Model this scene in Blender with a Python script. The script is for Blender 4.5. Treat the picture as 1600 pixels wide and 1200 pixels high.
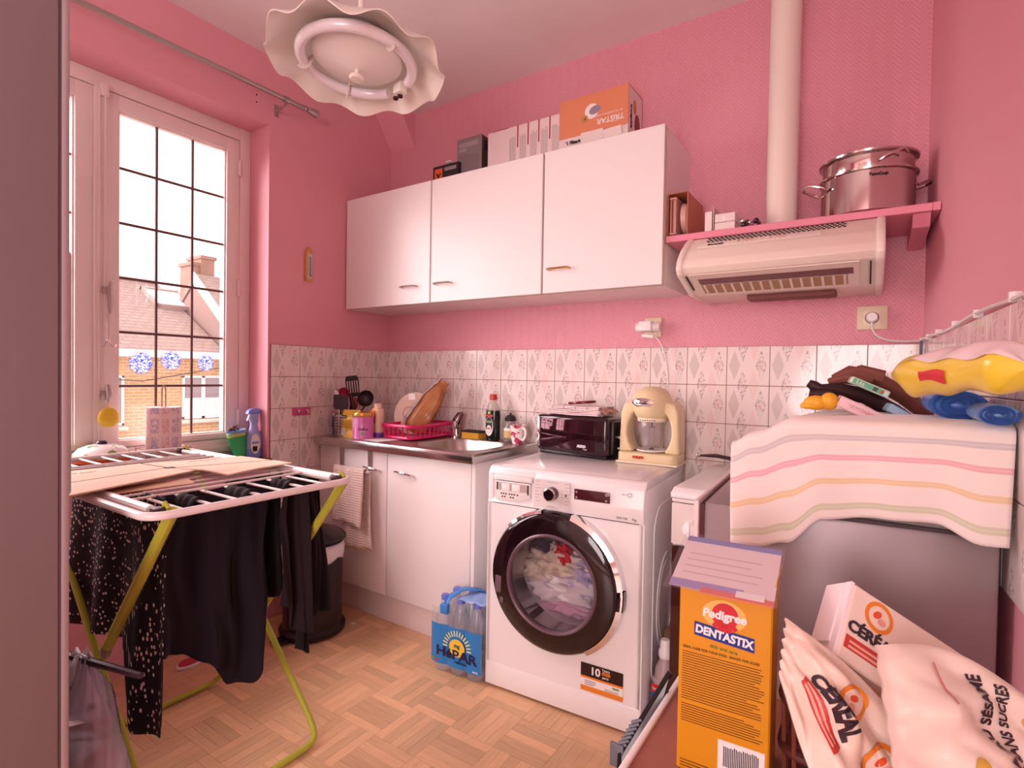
import bpy, bmesh, math, random
from mathutils import Vector, Matrix
random.seed(7)
for o in list(bpy.data.objects): bpy.data.objects.remove(o)
scene = bpy.context.scene
COL = scene.collection
PI = math.pi

# ------------------------------------------------------------------ camera, world, light, exposure
cd = bpy.data.cameras.new('camera'); cam = bpy.data.objects.new('camera', cd); COL.objects.link(cam)
cd.sensor_width = 36.0; cd.lens = 845.41/1600*36; cd.clip_start = 0.02; cd.clip_end = 200
cd.shift_x = -3.05/1600; cd.shift_y = 2.45/1600
R_ = Vector((0.83554546, 0.54916295, 0.01684742)); U_ = Vector((-0.02442742, 0.00649749, 0.99968049)); F_ = Vector((-0.54887803, 0.83569003, -0.01884358))
cam.matrix_world = Matrix(((R_.x, U_.x, -F_.x, 2.33689), (R_.y, U_.y, -F_.y, -2.22964), (R_.z, U_.z, -F_.z, 1.16144), (0, 0, 0, 1)))
scene.camera = cam
wd = bpy.data.worlds.new('overcast_sky'); scene.world = wd; wd.use_nodes = True
bg = wd.node_tree.nodes['Background']; bg.inputs[0].default_value = (1.0, 0.88, 0.89, 1); bg.inputs[1].default_value = 2.1
sd = bpy.data.lights.new('hazy_sun', 'SUN'); sd.energy = 17.0; sd.angle = math.radians(75); sd.color = (1.0, 0.88, 0.89)
sun = bpy.data.objects.new('hazy_sun', sd); COL.objects.link(sun)
sun.rotation_euler = Vector((0.80, 0.34, -0.45)).to_track_quat('-Z', 'Y').to_euler()
ad = bpy.data.lights.new('rear_fill_light', 'AREA'); ad.shape = 'RECTANGLE'; ad.size = 1.3; ad.size_y = 2.0; ad.energy = 68; ad.color = (1.0, 0.87, 0.88)  # added fill lamp behind the camera, there only to brighten the room
ar = bpy.data.objects.new('rear_fill_light', ad); COL.objects.link(ar)
ar.location = (2.35, -4.45, 1.35); ar.rotation_euler = Vector((-0.62, 0.78, 0.16)).to_track_quat('-Z', 'Z').to_euler()
vs = scene.view_settings; vs.view_transform = 'Standard'; vs.look = 'None'; vs.gamma = 1.0; vs.use_curve_mapping = False; vs.exposure = 0.26

# ------------------------------------------------------------------ helpers
def lin(h):
    h = h.lstrip('#'); c = [int(h[i:i+2], 16)/255 for i in (0, 2, 4)]
    return tuple(x/12.92 if x <= 0.04045 else ((x+0.055)/1.055)**2.4 for x in c) + (1,)
MATS = {}
class NT:
    def __init__(s, m): s.t = m.node_tree; s.n = s.t.nodes; s.b = s.n['Principled BSDF']
    def new(s, kind, **kw):
        n = s.n.new(kind)
        for k, v in kw.items(): setattr(n, k, v)
        return n
    def link(s, a, b): s.t.links.new(a, b)
    def math(s, op, a, b=None, c=None):
        n = s.n.new('ShaderNodeMath'); n.operation = op
        for i, v in enumerate((a, b, c)):
            if v is None: continue
            if isinstance(v, (int, float)): n.inputs[i].default_value = v
            else: s.link(v, n.inputs[i])
        return n.outputs[0]
    def mix(s, f, a, b):
        n = s.n.new('ShaderNodeMix'); n.data_type = 'RGBA'
        for sock, v in ((n.inputs[0], f), (n.inputs[6], a), (n.inputs[7], b)):
            if isinstance(v, (int, float)): sock.default_value = v
            elif isinstance(v, tuple): sock.default_value = v
            else: s.link(v, sock)
        return n.outputs[2]
    def objxyz(s):
        t = s.n.new('ShaderNodeTexCoord'); x = s.n.new('ShaderNodeSeparateXYZ'); s.link(t.outputs['Object'], x.inputs[0])
        return t.outputs['Object'], x.outputs
    def bump(s, h, strength=0.3, dist=0.002):
        n = s.n.new('ShaderNodeBump'); n.inputs['Strength'].default_value = strength; n.inputs['Distance'].default_value = dist
        s.link(h, n.inputs['Height']); s.link(n.outputs[0], s.b.inputs['Normal'])
    def noise(s, scale, detail=3, vec=None, rough=.5):
        n = s.n.new('ShaderNodeTexNoise'); n.inputs['Scale'].default_value = scale; n.inputs['Detail'].default_value = detail; n.inputs['Roughness'].default_value = rough
        if vec is None: vec = s.n.new('ShaderNodeTexCoord').outputs['Object']
        s.link(vec, n.inputs['Vector']); return n.outputs[0]
def mat(name, hx='#ffffff', rough=.5, metal=0., var=0., vscale=8., bump=0., bscale=60., trans=0., ior=1.45, coat=0., rnd=0., sheen=0., emit=0., aniso=0.):
    if name in MATS: return MATS[name]
    m = bpy.data.materials.new(name); m.use_nodes = True; q = NT(m); b = q.b; c = lin(hx)
    b.inputs['Base Color'].default_value = c; b.inputs['Roughness'].default_value = rough; b.inputs['Metallic'].default_value = metal
    b.inputs['IOR'].default_value = ior; b.inputs['Transmission Weight'].default_value = trans; b.inputs['Coat Weight'].default_value = coat
    b.inputs['Sheen Weight'].default_value = sheen; b.inputs['Anisotropic'].default_value = aniso
    if emit: b.inputs['Emission Color'].default_value = c; b.inputs['Emission Strength'].default_value = emit
    col = c
    if var:
        f = q.noise(vscale, 4); f = q.math('MULTIPLY_ADD', f, 2.2, -.6)
        n = q.n.new('ShaderNodeClamp'); q.link(f, n.inputs[0])
        dk = tuple(x*(1-var) for x in c[:3])+(1,); lt = tuple(min(1, x*(1+var*.6)) for x in c[:3])+(1,)
        col = q.mix(n.outputs[0], dk, lt); q.link(col, b.inputs['Base Color'])
    if rnd:
        oi = q.n.new('ShaderNodeObjectInfo'); hs = q.n.new('ShaderNodeHueSaturation')
        q.link(q.math('MULTIPLY_ADD', oi.outputs['Random'], rnd, 1-rnd/2), hs.inputs['Value'])
        if isinstance(col, tuple): hs.inputs['Color'].default_value = col
        else: q.link(col, hs.inputs['Color'])
        q.link(hs.outputs[0], b.inputs['Base Color'])
    if bump: q.bump(q.noise(bscale, 4), bump)
    MATS[name] = m; return m
def glassmat(name, hx, alpha, rough=.03, edge=.5, f0=.04):
    # thin clear film or glass: see-through body with a mirror-like fresnel surface
    if name in MATS: return MATS[name]
    m = bpy.data.materials.new(name); m.use_nodes = True; q = NT(m); q.n.remove(q.b)
    out = q.n['Material Output']; tr = q.n.new('ShaderNodeBsdfTransparent'); gl = q.n.new('ShaderNodeBsdfGlossy'); di = q.n.new('ShaderNodeBsdfDiffuse')
    c = lin(hx); tr.inputs[0].default_value = tuple(1-(1-x)*edge for x in c[:3])+(1,); gl.inputs['Roughness'].default_value = rough; di.inputs[0].default_value = c
    lw = q.n.new('ShaderNodeLayerWeight'); lw.inputs[0].default_value = .5; fz = q.math('MULTIPLY_ADD', q.math('POWER', lw.outputs['Facing'], 5.), .9*f0/.04, f0)
    m1 = q.n.new('ShaderNodeMixShader'); m1.inputs[0].default_value = alpha; q.link(tr.outputs[0], m1.inputs[1]); q.link(di.outputs[0], m1.inputs[2])
    m2 = q.n.new('ShaderNodeMixShader'); q.link(fz, m2.inputs[0]); q.link(m1.outputs[0], m2.inputs[1]); q.link(gl.outputs[0], m2.inputs[2])
    q.link(m2.outputs[0], out.inputs[0]); MATS[name] = m; return m

class B:
    """collects shapes into one bmesh"""
    def __init__(s): s.bm = bmesh.new()
    def _add(s, verts, faces):
        v = [s.bm.verts.new(p) for p in verts]
        for f in faces:
            try: s.bm.faces.new([v[i] for i in f])
            except ValueError: pass
        return v
    def box(s, x0, x1, y0, y1, z0, z1, bev=0., seg=2, M=None):
        t = bmesh.new(); bmesh.ops.create_cube(t, size=1)
        for v in t.verts: v.co = Vector(((x0+x1)/2+v.co.x*(x1-x0), (y0+y1)/2+v.co.y*(y1-y0), (z0+z1)/2+v.co.z*(z1-z0)))
        if bev: bmesh.ops.bevel(t, geom=list(t.edges), offset=min(bev, .49*min(abs(x1-x0), abs(y1-y0), abs(z1-z0))), segments=seg, profile=.5, affect='EDGES')
        return s.merge(t, M)
    def merge(s, t, M=None):
        if M: bmesh.ops.transform(t, matrix=M, verts=t.verts)
        idx = {}
        for v in t.verts: idx[v] = s.bm.verts.new(v.co)
        for f in t.faces:
            try: s.bm.faces.new([idx[v] for v in f.verts])
            except ValueError: pass
        t.free(); return s
    def tube(s, pts, r, n=8, closed=False, cap=True, flat=1.):
        P = [Vector(p) for p in pts]; k = len(P); rings = []; up = None
        for i, p in enumerate(P):
            a = P[(i-1) % k] if (closed or i) else p; b = P[(i+1) % k] if (closed or i < k-1) else p
            t = (b-a).normalized()
            if up is None: up = Vector((0, 0, 1)) if abs(t.z) < .9 else Vector((1, 0, 0))
            sx = t.cross(up)
            if sx.length < 1e-5: sx = t.cross(Vector((0, 1, 0)))
            sx.normalize(); up = sx.cross(t).normalized()
            rr = r[i] if isinstance(r, (list, tuple)) else r
            rings.append([s.bm.verts.new(p+sx*rr*math.cos(2*PI*j/n)+up*rr*flat*math.sin(2*PI*j/n)) for j in range(n)])
        m = k if closed else k-1
        for i in range(m):
            A, Q = rings[i], rings[(i+1) % k]
            for j in range(n): s.bm.faces.new((A[j], A[(j+1) % n], Q[(j+1) % n], Q[j]))
        if cap and not closed:
            s.bm.faces.new(rings[0][::-1]); s.bm.faces.new(rings[-1])
        return s
    def lathe(s, prof, n=32, M=None, close=False, rfun=None):
        # prof: list of (radius, z); rfun(angle, i) scales the radius / lifts z
        M = M or Matrix(); rings = []
        for i, (r, z) in enumerate(prof):
            if r < 1e-6: rings.append([s.bm.verts.new(M @ Vector((0, 0, z)))])
            else:
                ring = []
                for j in range(n):
                    a = 2*PI*j/n; k, dz = rfun(a, i) if rfun else (1, 0)
                    ring.append(s.bm.verts.new(M @ Vector((r*k*math.cos(a), r*k*math.sin(a), z+dz))))
                rings.append(ring)
        m = len(rings) if close else len(rings)-1
        for i in range(m):
            A, Q = rings[i], rings[(i+1) % len(rings)]
            for j in range(n):
                j2 = (j+1) % n
                if len(A) == 1 and len(Q) == 1: continue
                if len(A) == 1: s.bm.faces.new((A[0], Q[j], Q[j2]))
                elif len(Q) == 1: s.bm.faces.new((A[j], A[j2], Q[0]))
                else: s.bm.faces.new((A[j], A[j2], Q[j2], Q[j]))
        return s
    def cyl(s, x, y, z0, z1, r, n=24, r2=None): return s.lathe([(0, z0), (r, z0), (r if r2 is None else r2, z1), (0, z1)], n, Matrix.Translation((x, y, 0)))
    def prism(s, poly, a0, a1, axis='y', bev=0.):
        # poly: 2D points in the plane of the other two axes (in x,y,z order)
        def P(u, v, w): return {'x': (w, u, v), 'y': (u, w, v), 'z': (u, v, w)}[axis]
        n = len(poly); t = bmesh.new()
        A = [t.verts.new(P(u, v, a0)) for u, v in poly]; Q = [t.verts.new(P(u, v, a1)) for u, v in poly]
        t.faces.new(A); t.faces.new(Q[::-1])
        for i in range(n): t.faces.new((A[i], Q[i], Q[(i+1) % n], A[(i+1) % n]))
        bmesh.ops.recalc_face_normals(t, faces=t.faces)
        if bev: bmesh.ops.bevel(t, geom=list(t.edges), offset=bev, segments=2, profile=.5, affect='EDGES')
        return s.merge(t)
    def grid(s, nu, nv, fn, wrap=False):
        V = [[s.bm.verts.new(fn(i/(nu if wrap else nu-1), j/(nv-1))) for j in range(nv)] for i in range(nu)]
        for i in range(nu if wrap else nu-1):
            for j in range(nv-1): s.bm.faces.new((V[i][j], V[(i+1) % nu][j], V[(i+1) % nu][j+1], V[i][j+1]))
        return s
    def ball(s, c, r, n=16, sc=(1, 1, 1)):
        t = bmesh.new(); bmesh.ops.create_uvsphere(t, u_segments=n, v_segments=max(6, n//2), radius=r)
        return s.merge(t, Matrix.Translation(c) @ Matrix.Diagonal((*sc, 1)))
def link(o, parent=None):
    COL.objects.link(o)
    if parent: o.parent = parent
    return o
def finish(b, name, m, smooth=35):
    bm = b.bm; bmesh.ops.remove_doubles(bm, verts=bm.verts, dist=1e-6)
    bmesh.ops.recalc_face_normals(bm, faces=bm.faces)
    me = bpy.data.meshes.new(name); bm.to_mesh(me); bm.free()
    if smooth:
        for p in me.polygons: p.use_smooth = True
        me.set_sharp_from_angle(angle=math.radians(smooth))
    me.materials.append(m); return me
def world_of(o):
    M = Matrix()
    while o is not None: M = o.matrix_basis @ M; o = o.parent
    return M
def part(name, b, m, parent=None, world=False, smooth=35, solid=0., sub=0, label=None):
    me = finish(b, name, m, smooth)
    if world and parent: me.transform(world_of(parent).inverted())
    o = link(bpy.data.objects.new(name, me), parent)
    if sub: md = o.modifiers.new('sub', 'SUBSURF'); md.levels = sub; md.render_levels = sub
    if solid: md = o.modifiers.new('solid', 'SOLIDIFY'); md.thickness = solid; md.offset = 0
    if label: o['label'] = label
    return o
def tag(o, label, cat, group=None):
    o['label'] = label; o['category'] = cat
    if group: o['group'] = group
    return o
def thing(name, label, cat, loc=(0, 0, 0), rz=0., group=None):
    o = bpy.data.objects.new(name, None); o.empty_display_size = .05; link(o); o.location = loc; o.rotation_euler = (0, 0, rz)
    return tag(o, label, cat, group)
def struct(name, b=None, m=None, parent=None, smooth=0):
    if b is None: o = bpy.data.objects.new(name, None); link(o)
    else: o = part(name, b, m, parent, smooth=smooth)
    if parent is None: o['kind'] = 'structure'
    return o
def copy_tree(o, parent=None):
    c = o.copy(); COL.objects.link(c); c.parent = parent
    for ch in list(o.children): copy_tree(ch, c)
    return c
def frame(org, right, up):
    r = Vector(right).normalized(); u = Vector(up).normalized(); n = r.cross(u)
    return Matrix(((r.x, u.x, n.x, org[0]), (r.y, u.y, n.y, org[1]), (r.z, u.z, n.z, org[2]), (0, 0, 0, 1)))
def text(s, size, m, parent, M, x=0, y=0, ext=.0003, align='CENTER', name='lettering', sx=1., rot=0., shear=0., bold=0.):
    cu = bpy.data.curves.new('t', 'FONT'); cu.body = s; cu.size = size; cu.extrude = ext; cu.align_x = align; cu.align_y = 'CENTER'; cu.shear = shear; cu.offset = bold; cu.resolution_u = 3
    t = bpy.data.objects.new('t', cu); COL.objects.link(t); dg = bpy.context.evaluated_depsgraph_get(); dg.update()
    me = bpy.data.meshes.new_from_object(t.evaluated_get(dg)); bpy.data.objects.remove(t)
    me.transform(M @ Matrix.Translation((x, y, .0006)) @ Matrix.Rotation(rot, 4, 'Z') @ Matrix.Diagonal((sx, 1, 1, 1)))
    me.materials.clear(); me.materials.append(m); me.name = name
    return link(bpy.data.objects.new(name, me), parent)
def plate(name, m, parent, M, x0, x1, y0, y1, h=.0004, bev=0., z=0.):
    b = B(); b.box(x0, x1, y0, y1, z, z+h, bev); bmesh.ops.transform(b.bm, matrix=M, verts=b.bm.verts)
    return part(name, b, m, parent, smooth=35)
def disc(name, m, parent, M, x, y, rx, ry=None, h=.0004, n=28, z=0., rot=0., ring=0.):
    ry = rx if ry is None else ry; b = B()
    T = M @ Matrix.Translation((x, y, z)) @ Matrix.Rotation(rot, 4, 'Z') @ Matrix.Diagonal((rx, ry, 1, 1))
    if ring: b.lathe([(1, 0), (1, h), (ring, h), (ring, 0)], n, T, close=True)
    else: b.lathe([(0, 0), (1, 0), (1, h), (0, h)], n, T)
    return part(name, b, m, parent)
def poly(name, m, parent, M, pts, h=.0004, z=0.):
    b = B(); b.prism(pts, z, z+h, 'z'); bmesh.ops.transform(b.bm, matrix=M, verts=b.bm.verts)
    return part(name, b, m, parent, smooth=0)
def bez(p0, p1, p2, p3, n=10):
    r = []
    for i in range(n+1):
        t = i/n; r.append(tuple((1-t)**3*a+3*(1-t)**2*t*b_+3*(1-t)*t*t*c+t**3*d for a, b_, c, d in zip(p0, p1, p2, p3)))
    return r
def arc(cx, cy, r, a0, a1, n=6): return [(cx+r*math.cos(a0+(a1-a0)*i/n), cy+r*math.sin(a0+(a1-a0)*i/n)) for i in range(n+1)]
def rrect(x0, x1, y0, y1, r, n=5):
    return arc(x1-r, y1-r, r, 0, PI/2, n)+arc(x0+r, y1-r, r, PI/2, PI, n)+arc(x0+r, y0+r, r, PI, 1.5*PI, n)+arc(x1-r, y0+r, r, 1.5*PI, 2*PI, n)

# ------------------------------------------------------------------ shared materials
WHITE = mat('white_lacquer', '#f3ecea', .32, bump=.02, bscale=30)
WHITEP = mat('white_plastic', '#f4efee', .35)
ENAMEL = mat('white_enamel', '#f2eeee', .22)
CREAM = mat('cream_plastic', '#e6d3a8', .38)
BLACK = mat('black_plastic', '#1a1114', .3)
BLACKG = mat('black_gloss', '#1c0c12', .08, coat=.5)
DARK = mat('dark_gap', '#140c0c', .8)
STEEL = mat('stainless_steel', '#c9c4c2', .18, 1.)
BRUSH = mat('brushed_steel', '#b9b3b1', .32, 1., bump=.05, bscale=200)
CHROME = mat('chrome', '#e6e4e4', .06, 1.)
GOLD = mat('brass', '#c8a060', .25, 1.)
INK = mat('black_ink', '#241c20', .6)
GREYINK = mat('grey_ink', '#9a8f92', .6)
PAPER = mat('white_paper', '#f5f0ee', .7)
RED = mat('red_print', '#cf2a2a', .45)
ORANGE = mat('orange_print', '#e8862a', .5)
CARD = mat('brown_card', '#b98a66', .8, var=.12)

# ------------------------------------------------------------------ the setting
def wall_paint(name, chev):
    m = bpy.data.materials.new(name); m.use_nodes = True; q = NT(m); v, xyz = q.objxyz()
    base = lin('#eeaab6'); dk = lin('#e79fac')
    q.b.inputs['Roughness'].default_value = .55
    big = q.noise(1.6, 3)
    if chev:
        px = q.math('PINGPONG', xyz[0], .024)
        ph = q.math('SUBTRACT', xyz[2], q.math('MULTIPLY', px, 1.35))
        s = q.math('SINE', q.math('MULTIPLY', ph, 2*PI/.0165))
        h = q.math('MULTIPLY_ADD', s, .5, .5)
        c1 = q.mix(q.math('MULTIPLY', h, .42), lin('#df94a2'), lin('#f2b2be'))
        q.link(q.mix(q.math('MULTIPLY', big, .35), c1, dk), q.b.inputs['Base Color']); q.bump(h, .5, .002)
    else:
        q.link(q.mix(big, base, dk), q.b.inputs['Base Color']); q.bump(q.noise(90, 3), .12, .002)
    return m
PAINT = wall_paint('pink_paint', False); CHEV = wall_paint('pink_chevron_wallpaper', True)
CEIL = mat('ceiling_paint', '#f7eeed', .8, var=.05, vscale=2)

def tile_material():
    m = bpy.data.materials.new('patterned_tile'); m.use_nodes = True; q = NT(m); v, xyz = q.objxyz()
    u = q.math('MULTIPLY_ADD', xyz[0], 1/.151, .5); w = q.math('MULTIPLY_ADD', xyz[2], 1/.149, .5)
    def dia(cu, cv, a, b):
        return q.math('ADD', q.math('DIVIDE', q.math('ABSOLUTE', q.math('SUBTRACT', u, cu)), a), q.math('DIVIDE', q.math('ABSOLUTE', q.math('SUBTRACT', w, cv)), b))
    def inside(d): return q.math('LESS_THAN', d, 1.)
    oi = q.n.new('ShaderNodeObjectInfo')
    base = lin('#efe2dc')
    col = q.mix(inside(dia(.18, .51, .14, .385)), base, lin('#d6cbc5'))
    for cv in (0., 1.): col = q.mix(inside(dia(.64, cv, .12, .39)), col, lin('#ecd8d2'))
    strokes = q.math('LESS_THAN', q.math('ABSOLUTE', q.math('SUBTRACT', q.noise(95, 1), .5)), .035)
    rose = q.math('LESS_THAN', q.math('ABSOLUTE', q.math('SUBTRACT', q.noise(70, 1), .5)), .05)
    def floral(col, cu, cv, a, b):
        d = dia(cu, cv, a, b)
        msk = q.math('MULTIPLY', q.math('GREATER_THAN', d, .28), inside(d))
        edge = q.math('MULTIPLY', q.math('GREATER_THAN', d, .72), q.math('LESS_THAN', d, .9))
        brk = q.math('GREATER_THAN', q.noise(55, 2), .52)
        col = q.mix(q.math('MULTIPLY', edge, q.math('MULTIPLY', brk, .75)), col, lin('#a59a9c'))
        col = q.mix(q.math('MULTIPLY', msk, q.math('MULTIPLY', strokes, .6)), col, lin('#8f8589'))
        core = q.math('MULTIPLY', q.math('LESS_THAN', d, .42), rose)
        return q.mix(q.math('MULTIPLY', core, .8), col, lin('#dcaaa8'))
    col = floral(col, .81, .5, .13, .42)
    for cv in (0., 1.): col = floral(col, .38, cv, .13, .4)
    q.link(col, q.b.inputs['Base Color']); q.b.inputs['Roughness'].default_value = .12; q.b.inputs['Coat Weight'].default_value = .3
    q.bump(q.noise(22, 2), .04, .002)
    return m
TILE = tile_material(); GROUT = mat('tile_grout', '#8f7068', .9)

ZC, ZT, TW, TH = 2.609, 1.288, .153, .151
b = B(); b.box(-.3, 3.0, -3.4, .3, -.12, -.006); floor = struct('floor', b, mat('floor_base', '#6e4630', .8))
b = B(); b.box(-.3, 3.0, -3.4, .3, ZC, ZC+.12); struct('ceiling', b, CEIL)
b = B(); b.box(-.3, 3.0, 0, .3, -.006, ZC); wall_back = struct('wall_back', b, CHEV)
OY0, OY1, OZ0, OZ1 = -1.985, -.758, .757, 2.296
b = B()
b.box(-.32, 0, OY1, 0, -.006, ZC); b.box(-.32, 0, -3.4, OY0, -.006, ZC); b.box(-.32, 0, OY0, OY1, -.006, OZ0); b.box(-.32, 0, OY0, OY1, OZ1, ZC)
wall_left = struct('wall_left', b, PAINT)
RA = math.atan(.045)
wall_right = struct('wall_right'); wall_right.location = (2.481, 0, 0); wall_right.rotation_euler = (0, 0, -PI/2+RA)
b = B(); b.box(0, 3.5, 0, .2, -.006, ZC); part('wall_face', b, PAINT, wall_right, smooth=0)
b = B()
b.box(-.3, .45, -3.4, -3.2, 0, ZC); b.box(2.7, 3.0, -3.4, -3.2, 0, ZC); b.box(.45, 2.7, -3.4, -3.2, 2.5, ZC)
struct('wall_front', b, PAINT)
# added, unseen hall: houses the fill lamp and keeps sun out of the opening
ADDED_HALL = mat('added_hall_paint', '#ecd9d2', .8)
for n_, a in (('wall_added_hall_left', (.3, .4, -5, -3.4, 0, ZC)), ('wall_added_hall_right', (2.8, 2.9, -5, -3.4, 0, ZC)), ('wall_added_hall_back', (.3, 2.9, -5.1, -5, 0, ZC)), ('ceiling_added_hall', (.3, 2.9, -5.1, -3.4, ZC, ZC+.1)), ('floor_added_hall', (.3, 2.9, -5.1, -3.4, -.1, 0))):
    b = B(); b.box(*a); struct(n_, b, ADDED_HALL)
# sloping boxed corner under the ceiling
b = B(); b.prism([(0, 2.43), (-.127, ZC), (0, ZC)], 0, .183, 'x'); struct('trim_1', b, PAINT)

# wall tiles, one object each
b = B(); b.box(-.0755, .0755, 0, .009, -.0745, .0745, .0012, 1); tile_me = finish(b, 'tile', TILE, 0)
b = B(); b.box(-.0125, .0125, 0, .009, -.0745, .0745, .0012, 1); sliver_me = finish(b, 'tile', TILE, 0)
def grout(parent, x0, x1, rows, M):
    b = B(); b.box(x0, x1, 0, .006, ZT-rows*TH, ZT); bmesh.ops.transform(b.bm, matrix=M, verts=b.bm.verts); part('tile_bed', b, GROUT, parent, smooth=0)
def tiles(parent, pts, rz, nrm, rows, me):
    for (x, y) in pts:
        for k in range(rows):
            o = bpy.data.objects.new('tile', me); link(o, parent); o.location = (x, y, ZT-(k+.5)*TH); o.rotation_euler = (0, 0, rz)
tiles(wall_back, [(.0345+TW*(i+.5), -.009) for i in range(15)], 0, None, 4, tile_me)
o15 = .0345+TW*15
tiles(wall_back, [(.0345-.0135, -.009)], 0, None, 3, sliver_me)
b = B(); w15 = 2.478-o15; b.box(-w15/2+.001, w15/2-.001, 0, .009, -.0745, .0745, .0012, 1); tiles(wall_back, [(o15+w15/2, -.009)], 0, None, 4, finish(b, 'tile', TILE, 0))
grout(wall_back, .006, 2.48, 4, Matrix.Translation((0, -.006, 0)))
tiles(wall_left, [(.009, .019-TW*(j+.5)) for j in range(1, 5)], PI/2, None, 6, tile_me)
b = B(); b.box(-.0755, .052, 0, .009, -.0745, .0745, .0012, 1); tiles(wall_left, [(.009, .019-TW*.5)], PI/2, None, 6, finish(b, 'tile', TILE, 0))
grout(wall_left, -.745, 0, 6, Matrix.Translation((.006, 0, 0)) @ Matrix.Rotation(PI/2, 4, 'Z'))
tiles(wall_right, [(TW*(i+.5)+.01, -.009) for i in range(12)], 0, None, 3, tile_me)
grout(wall_right, .012, 1.86, 3, Matrix.Translation((0, -.006, 0)))

# parquet: squares of five strips, direction alternating
PL = mat('parquet_oak', '#cf9566', .33, rnd=.34)
q = NT(PL); v, xyz = q.objxyz(); hs = [n for n in q.n if n.type == 'HUE_SAT'][0]
mp = q.n.new('ShaderNodeMapping'); mp.inputs['Scale'].default_value = (14, 170, 14); q.link(v, mp.inputs[0])
oi = [n for n in q.n if n.type == 'OBJECT_INFO'][0]
ad_ = q.n.new('ShaderNodeVectorMath'); ad_.operation = 'ADD'; q.link(mp.outputs[0], ad_.inputs[0]); cx_ = q.n.new('ShaderNodeCombineXYZ'); q.link(q.math('MULTIPLY', oi.outputs['Random'], 91.), cx_.inputs[0]); q.link(cx_.outputs[0], ad_.inputs[1])
q.link(q.mix(q.noise(1., 4, ad_.outputs[0]), lin('#cf9c70'), lin('#eec9a0')), hs.inputs['Color'])
SQ = .172; SW = SQ/5
b = B(); b.box(-SQ/2+.0003, SQ/2-.0003, -SW/2+.0003, SW/2-.0003, -.006, 0, .0004, 1); plank_me = finish(b, 'plank', PL, 0)
spots = []
for i in range(0, 15):
    for j in range(0, 19):
        cx, cy = .02+SQ*(i+.5)-.015, -SQ*(j+.5)
        if cx > 2.6 or cy < -3.1: continue
        for k in range(5):
            off = (k-2)*SW
            px, py, rz = (cx, cy+off, 0) if (i+j) % 2 == 0 else (cx+off, cy, PI/2)
            # visible part of the floor, largest in the picture first
            d = math.hypot(px-2.337, py+2.23)
            vis = (.3 < px < 1.6 and -1.75 < py < -.45)
            spots.append((0 if vis else 1, d, px, py, rz))
spots.sort()
rest = B()
for n_, (vz, d, px, py, rz) in enumerate(spots):
    if n_ < 300:
        o = bpy.data.objects.new('plank', plank_me); link(o, floor); o.location = (px, py, 0); o.rotation_euler = (0, 0, rz)
    else: rest.box(-SQ/2+.0003, SQ/2-.0003, -SW/2+.0003, SW/2-.0003, -.006, 0, M=Matrix.Translation((px, py, 0)) @ Matrix.Rotation(rz, 4, 'Z'))
o = part('planks', rest, mat('parquet_oak_far', '#dfb087', .33, var=.18, vscale=9), floor, smooth=0); o['kind'] = 'stuff'
# ------------------------------------------------------------------ window
FRAME = mat('painted_window_wood', '#f6e8e3', .45, var=.04, vscale=5)
PANE = glassmat('window_glass', '#fbf3f2', .05, .02)
LEAD = mat('lead_came', '#6d4a48', .5, .3)
win = struct('window_1'); win.location = (-.17, -1.37, OZ0)
WX = -.17
b = B()                                                     # fixed outer frame
b.box(-.24, -.15, OY0, OY0+.05, OZ0, OZ1, .004); b.box(-.24, -.15, OY1-.052, OY1, OZ0, OZ1, .004)
b.box(-.239, -.151, OY0+.049, OY1-.051, OZ1-.058, OZ1, .004); b.box(-.239, -.151, OY0+.049, OY1-.051, OZ0, .845, .004); b.box(-.236, -.135, OY0+.01, OY1-.01, OZ0+.03, OZ0+.06, .006)
part('window_frame', b, FRAME, win, True)
def sash(y0, y1, gy0, gy1):
    z0, z1, gz0, gz1 = .848, 2.234, .876, 2.174
    b = B()
    b.box(-.205, -.148, y0, gy0, z0, z1, .004); b.box(-.205, -.148, gy1, y1, z0, z1, .004)
    b.box(-.205, -.1485, gy0-.002, gy1+.002, gz1, z1, .004); b.box(-.205, -.1485, gy0-.002, gy1+.002, z0, gz0, .004)
    s = part('sash', b, FRAME, win, True)
    b = B()                                                 # glazing bead
    for a in ((gy0-.001, gy0+.006, gz0, gz1), (gy1-.006, gy1+.001, gz0, gz1)): b.box(-.18, -.158, a[0], a[1], a[2], a[3], .002)
    b.box(-.18, -.158, gy0, gy1, gz1-.006, gz1+.001, .002); b.box(-.18, -.158, gy0, gy1, gz0-.001, gz0+.006, .002)
    part('glazing_bead', b, FRAME, s, True)
    ys = [gy0+(gy1-gy0)*t for t in (0, .335, .67, 1)]; zs = [gz0+(gz1-gz0)*i/6 for i in range(7)]
    b = B()
    for y in ys[1:3]: b.tube([(WX, y, gz0), (WX, y, gz1)], .0056, 8)
    for z in zs[1:6]: b.tube([(WX, gy0, z), (WX, gy1, z)], .0056, 8)
    for y in ys[1:3]:
        for z in zs[1:6]: b.ball((WX, y, z), .008, 8)
    part('lead_bars', b, LEAD, s, True)
    for i in range(3):
        for j in range(6):
            b = B(); b.box(WX-.0015, WX+.0015, ys[i]+.002, ys[i+1]-.002, zs[j]+.002, zs[j+1]-.002); part('pane', b, PANE, s, True, smooth=0)
    return s
sr = sash(-1.362, -.812, -1.299, -.872); sl = sash(-1.93, -1.378, -1.868, -1.441)
b = B(); b.box(-.15, -.138, -1.384, -1.349, .85, 2.232, .004); b.box(-.139, -.132, -1.373, -1.366, .86, 2.225, .002); part('cover_strip', b, FRAME, win, True)
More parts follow.
